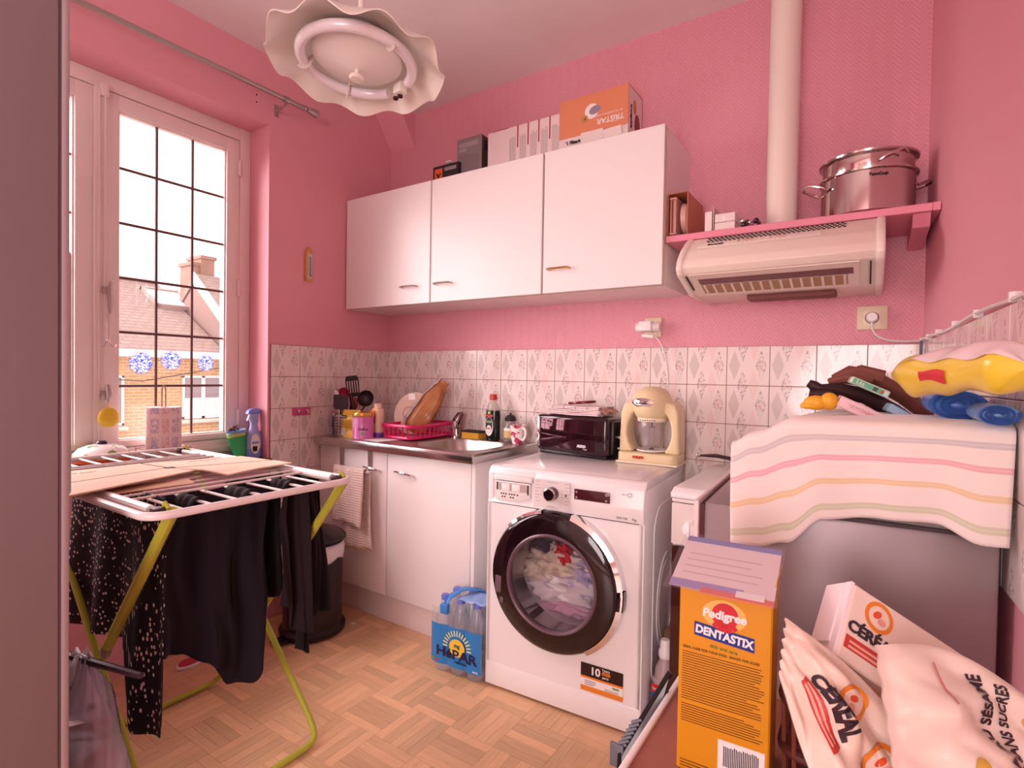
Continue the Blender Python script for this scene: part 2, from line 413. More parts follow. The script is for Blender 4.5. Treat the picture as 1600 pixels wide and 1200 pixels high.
b = B(); b.tube([(-.128, -1.352, .87), (-.128, -1.352, 2.24)], .0035, 6); b.box(-.15, -.125, -1.366, -1.34, 2.20, 2.25, .003); part('bolt_rod', b, FRAME, win, True)
for z in (2.107, 1.548, .943):
    b = B(); b.lathe([(0, z-.04), (.004, z-.038), (.007, z-.034), (.007, z+.034), (.004, z+.038), (0, z+.04)], 12, Matrix.Translation((-.142, -.817, 0))); part('hinge', b, FRAME, win, True)
b = B(); b.box(-.132, -.112, -1.362, -1.338, 1.45, 1.475, .004); b.prism([(-1.352, 1.47), (-1.343, 1.50), (-1.333, 1.49), (-1.332, 1.42), (-1.339, 1.37), (-1.347, 1.38)], -.116, -.104, 'x', .003)
part('handle', b, BRUSH, win, True)
b = B(); b.box(-.132, -.115, -1.366, -1.345, 1.04, 1.075, .004); b.tube([(-.11, -1.348, 1.10), (-.108, -1.345, 1.06), (-.112, -1.348, 1.03)], [.007, .009, .005], 8); part('latch', b, BRUSH, win, True)
# hanging trinkets on the catches
t = thing('hanging_hook', 'little chain with metal hooks hanging from the window handle', 'hook', (-.1, -1.352, 1.24))
b = B(); b.tube([(0, 0, .14), (.003, -.006, .08), (0, 0, .03)], .0015, 6); b.tube([(0, .003, .14), (-.003, .006, .08), (0, .002, .03)], .0015, 6); part('chain', b, CHROME, t)
b = B()
for s in (-1, 1): b.tube([(0, 0, .03), (.004, .012*s, .006), (.006, .022*s, .004), (.006, .026*s, .016)], .003, 6)
b.ball((0, 0, .03), .006, 8); part('hooks', b, CHROME, t)
b = B(); b.lathe([(0, -.036), (.02, -.034), (.033, -.02), (.037, 0), (.03, .024), (.017, .036), (0, .04)], 20, Matrix.Translation((-.105, -1.347, .973)) @ Matrix.Diagonal((.5, 1, 1, 1)))
b.tube([(-.105, -1.347, 1.01), (-.108, -1.347, 1.045)], .0012, 6)
tag(part('hanging_ornament', b, mat('yellow_plastic', '#f0cf3a', .4)), 'yellow egg-shaped ornament hanging from the lower window catch', 'ornament')
# round stickers on the panes
def sticker_mat():
    m = bpy.data.materials.new('sticker_print'); m.use_nodes = True; q = NT(m); q.n.remove(q.b); v, xyz = q.objxyz()
    f = q.math('LESS_THAN', q.math('ABSOLUTE', q.math('SUBTRACT', q.noise(75, 2), .5)), .05)
    c = q.mix(f, lin('#e6eaf8'), lin('#7f9ad8')); tl = q.n.new('ShaderNodeBsdfTranslucent'); tr = q.n.new('ShaderNodeBsdfTransparent'); q.link(c, tl.inputs[0]); q.link(c, tr.inputs[0])
    mx = q.n.new('ShaderNodeMixShader'); mx.inputs[0].default_value = .35; q.link(tr.outputs[0], mx.inputs[1]); q.link(tl.outputs[0], mx.inputs[2]); q.link(mx.outputs[0], q.n['Material Output'].inputs[0]); return m
SM = sticker_mat()
for (y, z, r, l) in ((-1.213, 1.187, .042, 'round white and blue patterned sticker on the pane beside the yellow ornament'), (-1.098, 1.201, .038, 'round white and blue patterned sticker on the middle pane, above the paper towel'), (-.953, 1.193, .034, 'smallest round white and blue sticker, on the pane next to the hinges')):
    t = thing('window_sticker', l, 'sticker', (WX+.003, y, z), 0, 'round stickers on the window')
    M = frame((0, 0, 0), (0, 1, 0), (0, 0, 1)); disc('film', glassmat('sticker_film', '#f2eef4', .12), t, M, 0, 0, r*1.22, h=.0006); disc('motif', SM, t, M, 0, 0, r, h=.0012)
for z_ in (2.405, 2.372): b = B(); b.lathe([(0, 0), (.0035, 0), (.0035, .001), (0, .001)], 10, Matrix.Translation((0, -.822, z_)) @ Matrix.Rotation(PI/2, 4, 'Y')); part('screw_hole', b, DARK, wall_left)
# sill
b = B(); b.box(-.15, .022, OY0-.02, OY1+.016, .733, .757, .004); struct('trim_2', b, mat('sill_stone', '#8a6a62', .4, var=.3, vscale=30), smooth=35)

# ------------------------------------------------------------------ houses across the street
def brick_mat():
    m = mat('yellow_brick', '#d8ac78', .85); q = NT(m); v, xyz = q.objxyz(); c = q.n.new('ShaderNodeCombineXYZ'); q.link(xyz[1], c.inputs[0]); q.link(xyz[2], c.inputs[1])
    br = q.n.new('ShaderNodeTexBrick'); q.link(c.outputs[0], br.inputs['Vector']); br.inputs['Scale'].default_value = 1; br.inputs['Brick Width'].default_value = .24; br.inputs['Row Height'].default_value = .085; br.inputs['Mortar Size'].default_value = .012
    br.inputs['Color1'].default_value = lin('#c0925f'); br.inputs['Color2'].default_value = lin('#cca16f'); br.inputs['Mortar'].default_value = lin('#d8c0a0')
    q.link(br.outputs[0], q.b.inputs['Base Color']); q.bump(br.outputs[1], -.4, .01); return m
def slate_mat():
    m = mat('roof_tiles', '#a08a80', .8); q = NT(m); v, xyz = q.objxyz(); c = q.n.new('ShaderNodeCombineXYZ'); q.link(xyz[1], c.inputs[0]); q.link(xyz[2], c.inputs[1])
    br = q.n.new('ShaderNodeTexBrick'); q.link(c.outputs[0], br.inputs['Vector']); br.inputs['Scale'].default_value = 1; br.inputs['Brick Width'].default_value = .26; br.inputs['Row Height'].default_value = .10; br.inputs['Mortar Size'].default_value = .014
    br.inputs['Color1'].default_value = lin('#937e76'); br.inputs['Color2'].default_value = lin('#836e67'); br.inputs['Mortar'].default_value = lin('#68544f')
    q.link(q.mix(q.math('MULTIPLY', q.noise(9, 3), .5), br.outputs[0], lin('#a8958a')), q.b.inputs['Base Color']); q.bump(br.outputs[1], -.6, .03); return m
BRICK, SLATE = brick_mat(), slate_mat(); UPVC = mat('white_upvc', '#f2efec', .4)
b = B(); b.box(-30, -.6, -25, 25, -4.3, -4.0); o = struct('ground_street', b, mat('asphalt', '#8c8684', .9, var=.1))
def hwin(parent, x, y0, y1, z0, z1, ysplit, blind):
    b = B()
    for (a, c, d, e) in ((y0, y0+.06, z0, z1), (y1-.06, y1, z0, z1), (y0, y1, z1-.06, z1), (y0, y1, z0, z0+.07), (ysplit-.05, ysplit+.05, z0, z1)): b.box(x, x+.06, a, c, d, e, .006)
    f = part('window', b, UPVC, parent, True)
    for (a, c) in ((y0+.05, ysplit-.04), (ysplit+.04, y1-.05)):
        b = B(); b.box(x+.005, x+.02, a, c, z0+.05, z1-.05); part('pane', b, mat('house_glass', '#9a8d92', .1), f, True, smooth=0)
        if blind: b = B(); b.box(x+.02, x+.026, a, c, z0+.05, z0+.05+(z1-z0)*.44); part('blind', b, UPVC, f, True, smooth=0)
    b = B(); b.box(x-.02, x+.14, y0-.06, y1+.06, z0-.12, z0-.02, .01); part('window_sill', b, mat('pale_stone', '#e8d8c8', .8), f, True)
h = thing('brick_house', 'yellow brick house with tiled roof and skylight across the street', 'house', (-13.5, 5, -4))
b = B(); b.box(-21, -13.5, -6, 6.36, -4, 1.6); part('wall', b, BRICK, h, True, smooth=0)
b = B(); b.prism([(-13.35, 1.62), (-17.74, 4.06), (-22.1, 1.62), (-22.1, 1.5), (-17.74, 3.94), (-13.35, 1.5)], -6.2, 6.38, 'y'); rf = part('roof', b, SLATE, h, True, smooth=0)
b = B(); b.box(-13.5, -13.22, -6.2, 6.38, 1.47, 1.66, .01); part('gutter_board', b, UPVC, h, True)
b = B(); b.tube([(-17.74, -6.2, 4.09), (-17.74, 6.3, 4.09)], .09, 8); part('ridge', b, mat('ridge_mortar', '#e0d0c8', .8), rf, True)
def roofpt(x, y, up=0): return (x+up*.486, y, 1.62+(-13.35-x)*.5558+up*.874)
b = B(); xs = (-17.1, -15.95)
for (ya, yb, xa, xb) in ((5.62, 5.70, *xs), (6.66, 6.74, *xs), (5.62, 6.74, xs[0], xs[0]+.07), (5.62, 6.74, xs[1]-.07, xs[1])):
    V = [roofpt(x, y, u) for u in (.0, .12) for (x, y) in ((xa, ya), (xb, ya), (xb, yb), (xa, yb))]
    b._add(V, [(0, 1, 2, 3), (4, 5, 6, 7), (0, 1, 5, 4), (1, 2, 6, 5), (2, 3, 7, 6), (3, 0, 4, 7)])
sk = part('skylight', b, mat('skylight_frame', '#a99690', .5), h, True, smooth=0)
b = B(); b._add([roofpt(x, y, .08) for (x, y) in ((xs[0], 5.66), (xs[1], 5.66), (xs[1], 6.7), (xs[0], 6.7))], [(0, 1, 2, 3)]); part('pane', b, mat('skylight_glass', '#d9d2d8', .15), sk, True, smooth=0)
hwin(h, -13.5, 5.2, 6.30, -.2, 1.0, 5.76, True); hwin(h, -13.5, 2.6, 3.81, -.28, .99, 3.2, False)
b = B(); b.tube([(-13.42, 3.0, .93), (-13.4, 4.2, .85), (-13.4, 5.4, 1.08), (-13.4, 6.3, 1.25)], .012, 6); part('wire', b, INK, h, True)
h = thing('neighbour_house', 'taller house with steep roof, white verge board and brick chimney across the street', 'house', (-13.0, 9, -4))
b = B(); b.prism([(-12.9, -4), (-12.9, 1.75), (-15.5, 3.9), (-18.1, 1.75), (-18.1, -4)], 6.52, 14, 'y'); part('wall', b, mat('side_render', '#8f7770', .9), h, True, smooth=0)
b = B(); b.prism([(-12.6, 1.85), (-15.5, 4.2), (-18.4, 1.85), (-18.4, 1.65), (-15.5, 4.0), (-12.6, 1.65)], 6.5, 14, 'y'); part('roof', b, SLATE, h, True, smooth=0)
b = B(); b.prism([(-12.6, 1.9), (-15.5, 4.25), (-15.5, 3.95), (-12.6, 1.6)], 6.4, 6.5, 'y'); part('verge_board', b, UPVC, h, True, smooth=0)
b = B(); b.box(-16.5, -15.75, 6.55, 6.78, 2.6, 4.50); b.box(-16.5, -15.65, 6.78, 7.2, 2.6, 4.74); b.box(-16.55, -15.7, 6.5, 6.83, 4.50, 4.60); b.box(-16.55, -15.6, 6.74, 7.25, 4.74, 4.84); part('chimney', b, mat('chimney_brick', '#94705f', .9, var=.2, vscale=6), h, True, smooth=0)

# ------------------------------------------------------------------ tall fridge at the left
FR = mat('silver_fridge_skin', '#94888a', .48, .3, bump=.03, bscale=140)
t = thing('tall_fridge', 'tall silver grey fridge-freezer with smooth side panel', 'fridge', (1.05, -1.89, 0))
b = B(); b.box(-.58, 0, -.60, .045, .03, 1.99, .004); part('body', b, FR, t)
b = B(); b.box(-.58, .0, .049, .062, .05, 1.985, .004); dr = part('door', b, mat('fridge_door_edge', '#b5a6a8', .4, .3), t)
b = B(); b.box(-.10, -.075, .062, .09, .9, 1.4, .008); part('handle', b, BRUSH, dr)
b = B(); b.box(-.575, -.003, .044, .05, .05, 1.98); part('door_seal', b, mat('grey_seal', '#6b5f62', .7), t)
for x in (-.53, -.05):
    for y in (-.55, -.05): b = B(); b.cyl(x, y, 0, .035, .02, 12); part('foot', b, BLACK, t)

# ------------------------------------------------------------------ curtain rod, thermometer
t = thing('curtain_rod', 'steel curtain rod with tapered end cap above the window', 'curtain rod', (.085, -1.3, 2.39))
b = B(); b.tube([(.08, -2.2, 2.392), (.08, -.64, 2.403)], .0105, 12); part('rod', b, BRUSH, t, True)
b = B(); b.lathe([(0, 0), (.012, 0), (.012, .02), (.0145, .022), (.0145, .03), (.012, .034), (.019, .075), (.019, .088), (.016, .092), (0, .092)], 16, Matrix.Translation((.08, -.652, 2.403)) @ Matrix.Rotation(-PI/2, 4, 'X')); part('finial', b, BRUSH, t, True)
b = B(); b.box(.0, .006, -.735, -.717, 2.345, 2.40, .002); b.tube([(.004, -.726, 2.372), (.05, -.726, 2.373), (.08, -.726, 2.384)], .005, 8); b.lathe([(.0105, -.012), (.0145, -.012), (.0145, .012), (.0105, .012)], 14, Matrix.Translation((.08, -.726, 2.402)) @ Matrix.Rotation(PI/2, 4, 'X'), close=True); part('bracket', b, BRUSH, t, True)
t = thing('wall_thermometer', 'small thermometer with yellow wooden back on the pink wall', 'thermometer', (.001, -.548, 1.61))
M = frame((0, 0, 0), (0, 1, 0), (0, 0, 1))
poly('back', mat('yellow_wood', '#d8a04c', .5), t, M, [(-.019, .012), (-.012, 0), (.012, 0), (.019, .012), (.019, .135), (.006, 0.165), (-.006, 0.165), (-.019, .135)], .012)
plate('scale', mat('thermo_scale', '#d8d0d4', .5), t, M, -.011, .016, .012, .135, .014, .001)
b = B(); b.tube([(.016, .004, .028), (.016, .004, .12)], .002, 6); b.ball((.016, .004, .026), .004, 8); part('capillary', b, mat('thermo_tube', '#6c6a86', .3), t)
for i in range(8): plate('mark', INK, t, M, -.009, -.003 if i % 2 else -.001, .035+.011*i, .0375+.011*i, .0146)

# ------------------------------------------------------------------ pendant lamp
SHADE = mat('ivory_shade', '#f1e8de', .28, coat=.3)
t = thing('pendant_lamp', 'white ruffled pendant lamp with circular tube hanging from the ceiling', 'lamp', (1.0, -1.10, 2.10)); t.rotation_euler = (-.07, -.008, 0)
def ruff(a, i):
    k = (0, 0, 0, .15, .5, 1, 1, .5, .15, 0, 0, 0)[i]; s = math.sin(10*a)+.3*math.sin(4*a+1)
    return 1+.022*k*s, .014*k*s
b = B(); b.lathe([(.0, .075), (.10, .072), (.16, .06), (.205, .038), (.235, .018), (.262, -.002), (.263, .001), (.237, .022), (.207, .042), (.16, .064), (.10, .076), (0, .079)], 156, rfun=ruff); part('shade', b, SHADE, t)
b = B(); ring = [(0.165*math.cos(a), 0.165*math.sin(a), .012) for a in [math.radians(102+x*5.9) for x in range(0, 56)]]; b.tube(ring, .0165, 12); part('tube', b, mat('opal_tube', '#efe6ea', .12, coat=.5), t)
b = B(); b.lathe([(0, -.012), (.02, -.008), (.128, .018), (.134, .024), (.134, .055), (0, .06)], 48); part('centre_cover', b, mat('lamp_white', '#efe4dd', .4), t)
b = B(); b.cyl(0, 0, -.03, -.008, .007, 12); b.lathe([(0, -.042), (.018, -.041), (.022, -.036), (.02, -.03), (0, -.028)], 24); part('knob', b, SHADE, t)
for a in (355, 213, 150):
    r = math.radians(a); c, s = math.cos(r), math.sin(r); b = B(); pts = []
    for i in range(9): f = math.radians(60+i*32); pts.append(((0.165+.021*math.cos(f))*c, (0.165+.021*math.cos(f))*s, .012+.021*math.sin(f)))
    b.tube([(.118*c, .118*s, .035)]+pts[3:], .0035, 6, flat=2); part('clip', b, mat('lamp_clip', '#d8c8c0', .4), t)
r = math.radians(84); b = B(); b.box(-.02, .02, -.016, .016, -.018, .02, .006, M=Matrix.Translation((0.165*math.cos(r), 0.165*math.sin(r), .012)) @ Matrix.Rotation(r+PI/2, 4, 'Z')); sk = part('socket', b, SHADE, t)
for d in (-.011, .011): b = B(); b.lathe([(.009, 0), (.009, -.006), (.005, -.006), (.005, 0)], 12, Matrix.Translation((.158*math.cos(r)+d*math.sin(r), .158*math.sin(r)-d*math.cos(r), -.016)), close=True); part('pin', b, mat('bronze_pin', '#5a3a34', .3, .8), sk)
b = B(); b.cyl(0, 0, .078, .44, .009, 16); b.lathe([(0, .07), (.05, .075), (.045, .10), (.014, .12), (0, .12)], 24); b.lathe([(0, .51), (.05, .51), (.045, .47), (.012, .43), (0, .43)], 24); part('stem', b, SHADE, t)

# ------------------------------------------------------------------ wall cabinets
EDGE = mat('cabinet_edge', '#b99a7c', .5)
def bow(parent, x, y, z, L, m, out=.026, name='handle'):
    b = B(); b.tube([(x-L/2, y, z), (x-L/2, y-out*.75, z), (x-L*.32, y-out, z), (x+L*.32, y-out, z), (x+L/2, y-out*.75, z), (x+L/2, y, z)], .0042, 8); return part(name, b, m, parent)
ZU0, ZU1, YF = 1.495, 2.066, -.318
def wallcab(x0, x1, doors, hand, label):
    t = thing('wall_cabinet', label, 'cabinet', ((x0+x1)/2, 0, ZU0)); c = (x0+x1)/2
    b = B(); w = (x1-x0)/2
    b.box(-w, -w+.016, YF+.018, 0, 0, ZU1-ZU0); b.box(w-.016, w, YF+.018, 0, 0, ZU1-ZU0); b.box(-w+.016, w-.016, YF+.019, -.001, .0005, .016); b.box(-w+.016, w-.016, YF+.019, -.001, ZU1-ZU0-.016, ZU1-ZU0-.0005); b.box(-w+.01, w-.01, -.006, -.001, .01, ZU1-ZU0-.01); part('body', b, WHITE, t, smooth=0)
    b = B(); b.box(-w-.0005, w+.0005, YF+.0165, YF+.018, 0, ZU1-ZU0); part('edge_banding', b, EDGE, t, smooth=0)
    for (a, e, hx, m) in doors:
        b = B(); b.box(a-c+.0015, e-c-.0015, YF-.001, YF+.016, .002, ZU1-ZU0+.002, .0015, 1); d = part('door', b, WHITE, t); bow(d, hx-c, YF, .085 if m is not GOLD else .095, .095, m)
    return t
wallcab(.006, 1.206, [(.006, .598, .47, BRUSH), (.604, 1.206, .685, BRUSH)], None, 'white double wall cabinet with two doors beside the window wall corner')
wallcab(1.210, 1.708, [(1.212, 1.708, 1.29, GOLD)], None, 'white single wall cabinet with brass handle next to the hood shelf')

# ------------------------------------------------------------------ boxes on the cabinets
def carton(name, label, cat, x0, x1, y0, y1, z0, z1, m, rz=0.):
    t = thing(name, label, cat, ((x0+x1)/2, (y0+y1)/2, z0), rz); w, d = (x1-x0)/2, (y1-y0)/2
    b = B(); b.box(-w, w, -d, d, 0, z1-z0, .0015, 1); part('box', b, m, t, smooth=0)
    return t, frame((-w, -d, 0), (1, 0, 0), (0, 0, 1)), frame((w, -d, 0), (0, 1, 0), (0, 0, 1)), 2*w, 2*d, z1-z0
def lines(parent, M, x0, x1, y0, y1, n, m, th=.4, seed=1, name='small_print', vertical=False):
    rr = random.Random(seed); b = B(); p = ((x1-x0) if vertical else (y1-y0))/n
    for i in range(n):
        if vertical: b.box(x0+p*i, x0+p*(i+th), y0, y1-(y1-y0)*.1*rr.random(), 0, .0004)
        else: b.box(x0, x1-(x1-x0)*(.25 if rr.random() < .2 else .06)*rr.random(), y0+p*i, y0+p*(i+th), 0, .0004)
    bmesh.ops.transform(b.bm, matrix=M, verts=b.bm.verts); o = part(name, b, m, parent, smooth=0); return o
t, M, MR, w, d, h = carton('small_box', 'small black box with orange picture lying on the wall cabinet', 'box', .475, .64, -.17, -.07, ZU1+.002, 2.20, mat('box_black', '#2a2222', .5))
plate('label_picture', mat('box_orange', '#e2683a', .5), t, M, .012, .062, .02, .118); plate('label_strip', GREYINK, t, M, .075, .15, .10, .118); poly('logo', INK, t, M, [(.022, .09), (.034, .075), (.034, .05), (.042, .05), (.042, .075), (.054, .092), (.048, .097), (.038, .084), (.028, .097)], z=.0005)
plate('notch', WHITEP, t, M, .10, .13, h-.001, h+.004, .02)
t, M, MR, w, d, h = carton('grey_box', 'grey cardboard box with faint print standing on the wall cabinet', 'box', .612, .763, -.15, -.085, ZU1+.002, 2.312, mat('box_grey', '#8d8283', .55))
lines(t, M, .012, .14, .05, .165, 16, mat('box_grey_dark', '#7a6f70', .6), .35, 3); plate('header', mat('box_grey_light', '#a89c9c', .6), t, M, .012, .13, .20, .222); plate('header', MATS['box_grey_light'], t, M, .012, .06, .18, .193); plate('badge', PAPER, t, M, .055, .09, .012, .03); plate('badge', PAPER, t, M, .10, .13, .012, .026)
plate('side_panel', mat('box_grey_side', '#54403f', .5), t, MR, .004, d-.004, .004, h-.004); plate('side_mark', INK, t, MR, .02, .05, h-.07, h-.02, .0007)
t, M, MR, w, d, h = carton('text_carton', 'white carton with columns of grey print between the grey and orange boxes', 'box', .80, 1.20, -.15, -.05, ZU1+.002, 2.302, mat('carton_white', '#efdcd8', .6))
for i in range(5):
    x = .125+.056*i; lines(t, M, x, x+.036, .02, .195, 8, GREYINK, .3, i, vertical=True)
    plate('red_bar', mat('carton_red', '#b03040', .5), t, M, x+.041, x+.047, .135, h+.0005, .0012)
plate('red_bar', MATS['carton_red'], t, M, .03, .118, h-.002, h+.0008, .0012)
# orange box upside down on its white tray
t, M, MR, w, d, h = carton('orange_box', 'orange and white appliance box standing upside down on the wall cabinet', 'box', 1.196, 1.505, -.165, -.01, ZU1+.002, 2.335, mat('appliance_white', '#efe0da', .5))
OR = mat('appliance_orange', '#e28f68', .5)
b = B(); b.box(-w/2-.002, w/2+.001, -d/2-.0035, -d/2, .108, h+.001, .001, 1); part('front_panel', b, OR, t, smooth=0); b = B(); b.box(-w/2-.002, w/2+.0005, -d/2-.002, d/2, h, h+.002); part('top_panel', b, OR, t, smooth=0)
b = B(); b.box(-.05, .05, -d/2-.01, -d/2-.007, .062, .112, .001); b._add([(-.05, -d/2-.01, .1), (.13, -d/2-.012, .105), (.13, -d/2-.004, .06), (-.05, -d/2-.004, .06)], [(0, 1, 2, 3)]); part('flap', b, MATS['appliance_white'], t, smooth=0)
Mf = frame((-w/2, -d/2-.0036, 0), (1, 0, 0), (0, 0, 1)); Mu = frame((-w/2, -d/2-.0036, 0), (-1, 0, 0), (0, 0, -1))
text('TRiSTAR', .03, PAPER, t, Mu, -.235, -.145, shear=.1, bold=.0006, sx=1.05); text('....', .03, PAPER, t, Mu, -.252, -.122); text('SA-1123 | SANDWICH MAKER', .0095, PAPER, t, Mu, -.225, -.17)
disc('picture_disc', PAPER, t, Mf, .15, .195, .031); disc('picture_disc', mat('pic_grey', '#9a90a0', .5), t, Mf, 0.165, .197, .026, .017, z=.0006, rot=.25); disc('badge', mat('pic_tan', '#c8944e', .5), t, Mf, .118, .168, .017, z=.0007); text('4', .02, INK, t, Mf, .121, .168, ext=.001)
text("'1 Filterkaffee", .02, INK, t, Mf, .085, .085, ext=.0005, bold=.0008)
text('appliance', .026, INK, t, MR, .03, .15, rot=PI/2, bold=.001); disc('picture_disc', mat('pic_dark_red', '#7c2430', .4), t, MR, .10, .13, .03, .052); disc('picture_disc', mat('pic_tan', '#c8944e', .5), t, MR, .07, .20, .018, .03); disc('picture_disc', MATS['pic_grey'], t, MR, .143, .095, .012, .03)

# ------------------------------------------------------------------ shelf, pipe, hood
SHELF = mat('pink_painted_wood', '#e58fa2', .45)
t = thing('wall_shelf', 'pink painted wooden shelf above the hood', 'shelf', (2.1, 0, 1.647))
b = B(); b.box(1.712, 2.475, -.302, -.004, 1.647, 1.67, .002, 1)
b._add([(2.475, -.302, 1.647), (2.492, -.302, 1.647), (2.48, -.004, 1.647), (2.475, -.004, 1.647), (2.475, -.302, 1.67), (2.492, -.302, 1.67), (2.48, -.004, 1.67), (2.475, -.004, 1.67)], [(0, 1, 2, 3), (4, 5, 6, 7), (0, 1, 5, 4), (1, 2, 6, 5), (2, 3, 7, 6), (3, 0, 4, 7)])
part('board', b, SHELF, t, True, smooth=0)
b = B(); b.prism([(-.008, 1.647), (-.285, 1.647), (-.26, 1.612), (-.008, 1.597)], 2.43, 2.472, 'x'); part('bracket', b, SHELF, t, True, smooth=0)
PIPE = mat('pipe_enamel', '#efe2d6', .35)
b = B(); b.lathe([(.049, 1.668), (.049, ZC), (.047, ZC), (.047, 1.668)], 32, Matrix.Translation((2.067, -.15, 0)), close=True); tag(part('vent_pipe', b, PIPE), 'white round vent pipe rising from the shelf to the ceiling', 'pipe')
t = thing('cooker_hood', 'cream cooker hood with slotted vent and dark strip under the pink shelf', 'hood', (2.065, -.2, 1.487))
HOOD = mat('hood_enamel', '#efe0d2', .35)
prof = [(0, 1.645), (-.300, 1.645), (-.340, 1.620), (-.385, 1.588), (-.42, 1.55), (-.432, 1.525), (-.415, 1.505), (-.26, 1.457), (0, 1.457)]
x0, x1 = 1.79, 2.365
b = B(); b.prism(prof, x0+.02, x1-.02, 'x', .003); part('body', b, HOOD, t, True, smooth=50)
for (a, e) in ((x0, x0+.022), (x1-.022, x1)):
    b = B(); b.prism([(y*1.012, z+(.003 if z > 1.537 else -.004)) for y, z in prof], a, e, 'x', .006); part('end_cap', b, mat('hood_cap', '#f3e6da', .35), t, True, smooth=50)
# sloping visor: cream frame, dark red strip, filter bars
def under(name, m, xa, xb, s0, s1, h):
    # strip on the sloping underside, s measured from the wall side outwards
    b = B(); P = lambda s, o: (-.26-.957*s*.16, 1.457+.288*s*.16-o)
    pts = [P(s0, 0), P(s1, 0), P(s1, h), P(s0, h)]; b.prism(pts, xa, xb, 'x'); part(name, b, m, t, True, smooth=0)
under('visor', mat('hood_visor', '#ecd8cc', .3), x0+.035, x1-.06, .0, 1.0, .003)
under('visor_glass', mat('hood_dark_red', '#6e2230', .12), x0+.06, x1-.075, .56, .80, .0045)
under('filter', mat('hood_filter', '#b08a68', .6), x0+.06, x1-.09, .12, .52, .0042)
for i in range(15): under('filter_bar', MATS['hood_visor'], x0+.068+i*.029, x0+.075+i*.029, .12, .52, .006)
under('side_slot', mat('hood_slot', '#3a1418', .6), x1-.035, x1-.031, .05, .95, .004); under('side_slot', MATS['hood_slot'], x0+.026, x0+.03, .3, .95, .004)
b = B(); b.box(1.97, 2.24, -.2, -.12, 1.439, 1.459, .006); part('motor_grille', b, mat('hood_filter2', '#7d4a44', .6), t, True)
Ms_ = Matrix.Translation((-2.065, .2, -1.487)) @ frame((1.862, -.3, 1.6455), (1, 0, 0), (0, .848, .53))
b = B()
for r in range(4):
    for i in range(30): x = i*.0135+(.0067 if r % 2 else 0); b.box(x, x+.0078, -.0135-.0115*r, -.0075-.0115*r, 0, .0012)
bmesh.ops.transform(b.bm, matrix=Ms_, verts=b.bm.verts); part('vent_slots', b, DARK, t, smooth=0)
Mh = Matrix.Translation((-2.065, .2, -1.487)) @ frame((1.845, -.3635, 1.6045), (1, 0, 0), (0, .815, .58))
plate('control_panel', mat('hood_panel', '#f3e8dc', .4), t, Mh, .0, .36, -.016, .018, .0022, .0008); text('ZANUSSI', .0125, INK, t, Mh, .055, .0, ext=.0028, bold=.0008)
for x in (.14, .235):
    plate('slider', mat('hood_slider', '#d8a898', .4), t, Mh, x, x+.03, .002, .010, .0045); plate('slider', MATS['hood_slider'], t, Mh, x-.018, x-.01, .002, .010, .0045)
    for k in range(4): plate('mark', INK, t, Mh, x-.015+k*.014, x-.013+k*.014, -.008, -.005, .0028)

# ------------------------------------------------------------------ things on the shelf
ZS = 1.670
t = thing('open_carton', 'open brown cardboard box holding a pale appliance on the shelf', 'box', (1.748, -.175, ZS), .0)
b = B()
b.box(-.036, .035, -.11, .10, 0, .002); b.box(-.036, -.034, -.11, .10, 0, .155); b.box(-.036, .035, .098, .10, 0, .155); b.box(-.036, .035, -.11, .10, .153, .155)
part('box', b, mat('carton_orange', '#c07a54', .7), t, smooth=0)
b = B(); b.box(.0335, .0355, -.11, .10, 0, .155); part('side_panel', b, mat('carton_pink', '#d08a74', .7), t, smooth=0)
b = B(); b.box(-.028, -.024, -.105, .05, .012, .14, .003); b.box(-.03, -.004, -.108, .05, .134, .142, .003); b.box(-.03, -.004, -.108, .05, .008, .016, .003); b.box(-.02, -.007, -.102, .05, .016, .136, .005); part('appliance_tray', b, mat('appliance_rose', '#d6a094', .35), t)
b = B(); b.lathe([(0, 0), (.04, .002), (.052, .01), (.056, .026), (0, .026)], 28, Matrix.Translation((.033, -.045, .075)) @ Matrix.Rotation(-PI/2, 4, 'Y')); part('appliance_dome', b, mat('appliance_pale', '#e3b6aa', .3), t)
for i, (x0_, x1_, y0_, y1_, z1_, l) in enumerate(((1.843, 1.867, -.282, -.18, .072, 'narrow white box standing beside the open carton on the shelf'), (1.876, 1.942, -.28, -.19, .029, 'lower white flat box in the pair on the shelf'), (1.876, 1.942, -.28, -.19, .029, 'upper white flat box in the pair on the shelf'))):
    z0_ = ZS+.0305*(i == 2); tt, M, MR, w, d, h = carton('white_box', l, 'box', x0_, x1_, y0_, y1_, z0_, z0_+z1_, mat('small_white_card', '#eadcd6', .6))
    if i == 2: plate('tab', PAPER, tt, M, .028, .034, .004, .018, .0008)
b = B(); b.box(1.8695, 1.8725, -.279, -.16, ZS, ZS+.088, .0008); tag(part('card_sheet', b, mat('sheet_card', '#d9bcb4', .6), smooth=0), 'thin card upright between the white boxes on the shelf', 'card')
t = thing('key_bunch', 'small bunch of dark keys and beads on the shelf by the white boxes', 'keys', (1.985, -.26, ZS))
rr = random.Random(4)
for i in range(9): b = B(); b.ball((rr.uniform(-.025, .03), rr.uniform(-.02, .02), rr.uniform(.008, .03)), rr.uniform(.006, .011), 10); part('bead', b, (BLACKG, CHROME, mat('bead_brown', '#5c3a34', .3))[i % 3], t)
b = B(); b.tube([(.018*math.cos(a), .018*math.sin(a), .006+.012*math.sin(a)) for a in [2*PI*i/16 for i in range(16)]], .002, 6, closed=True); part('ring', b, CHROME, t)
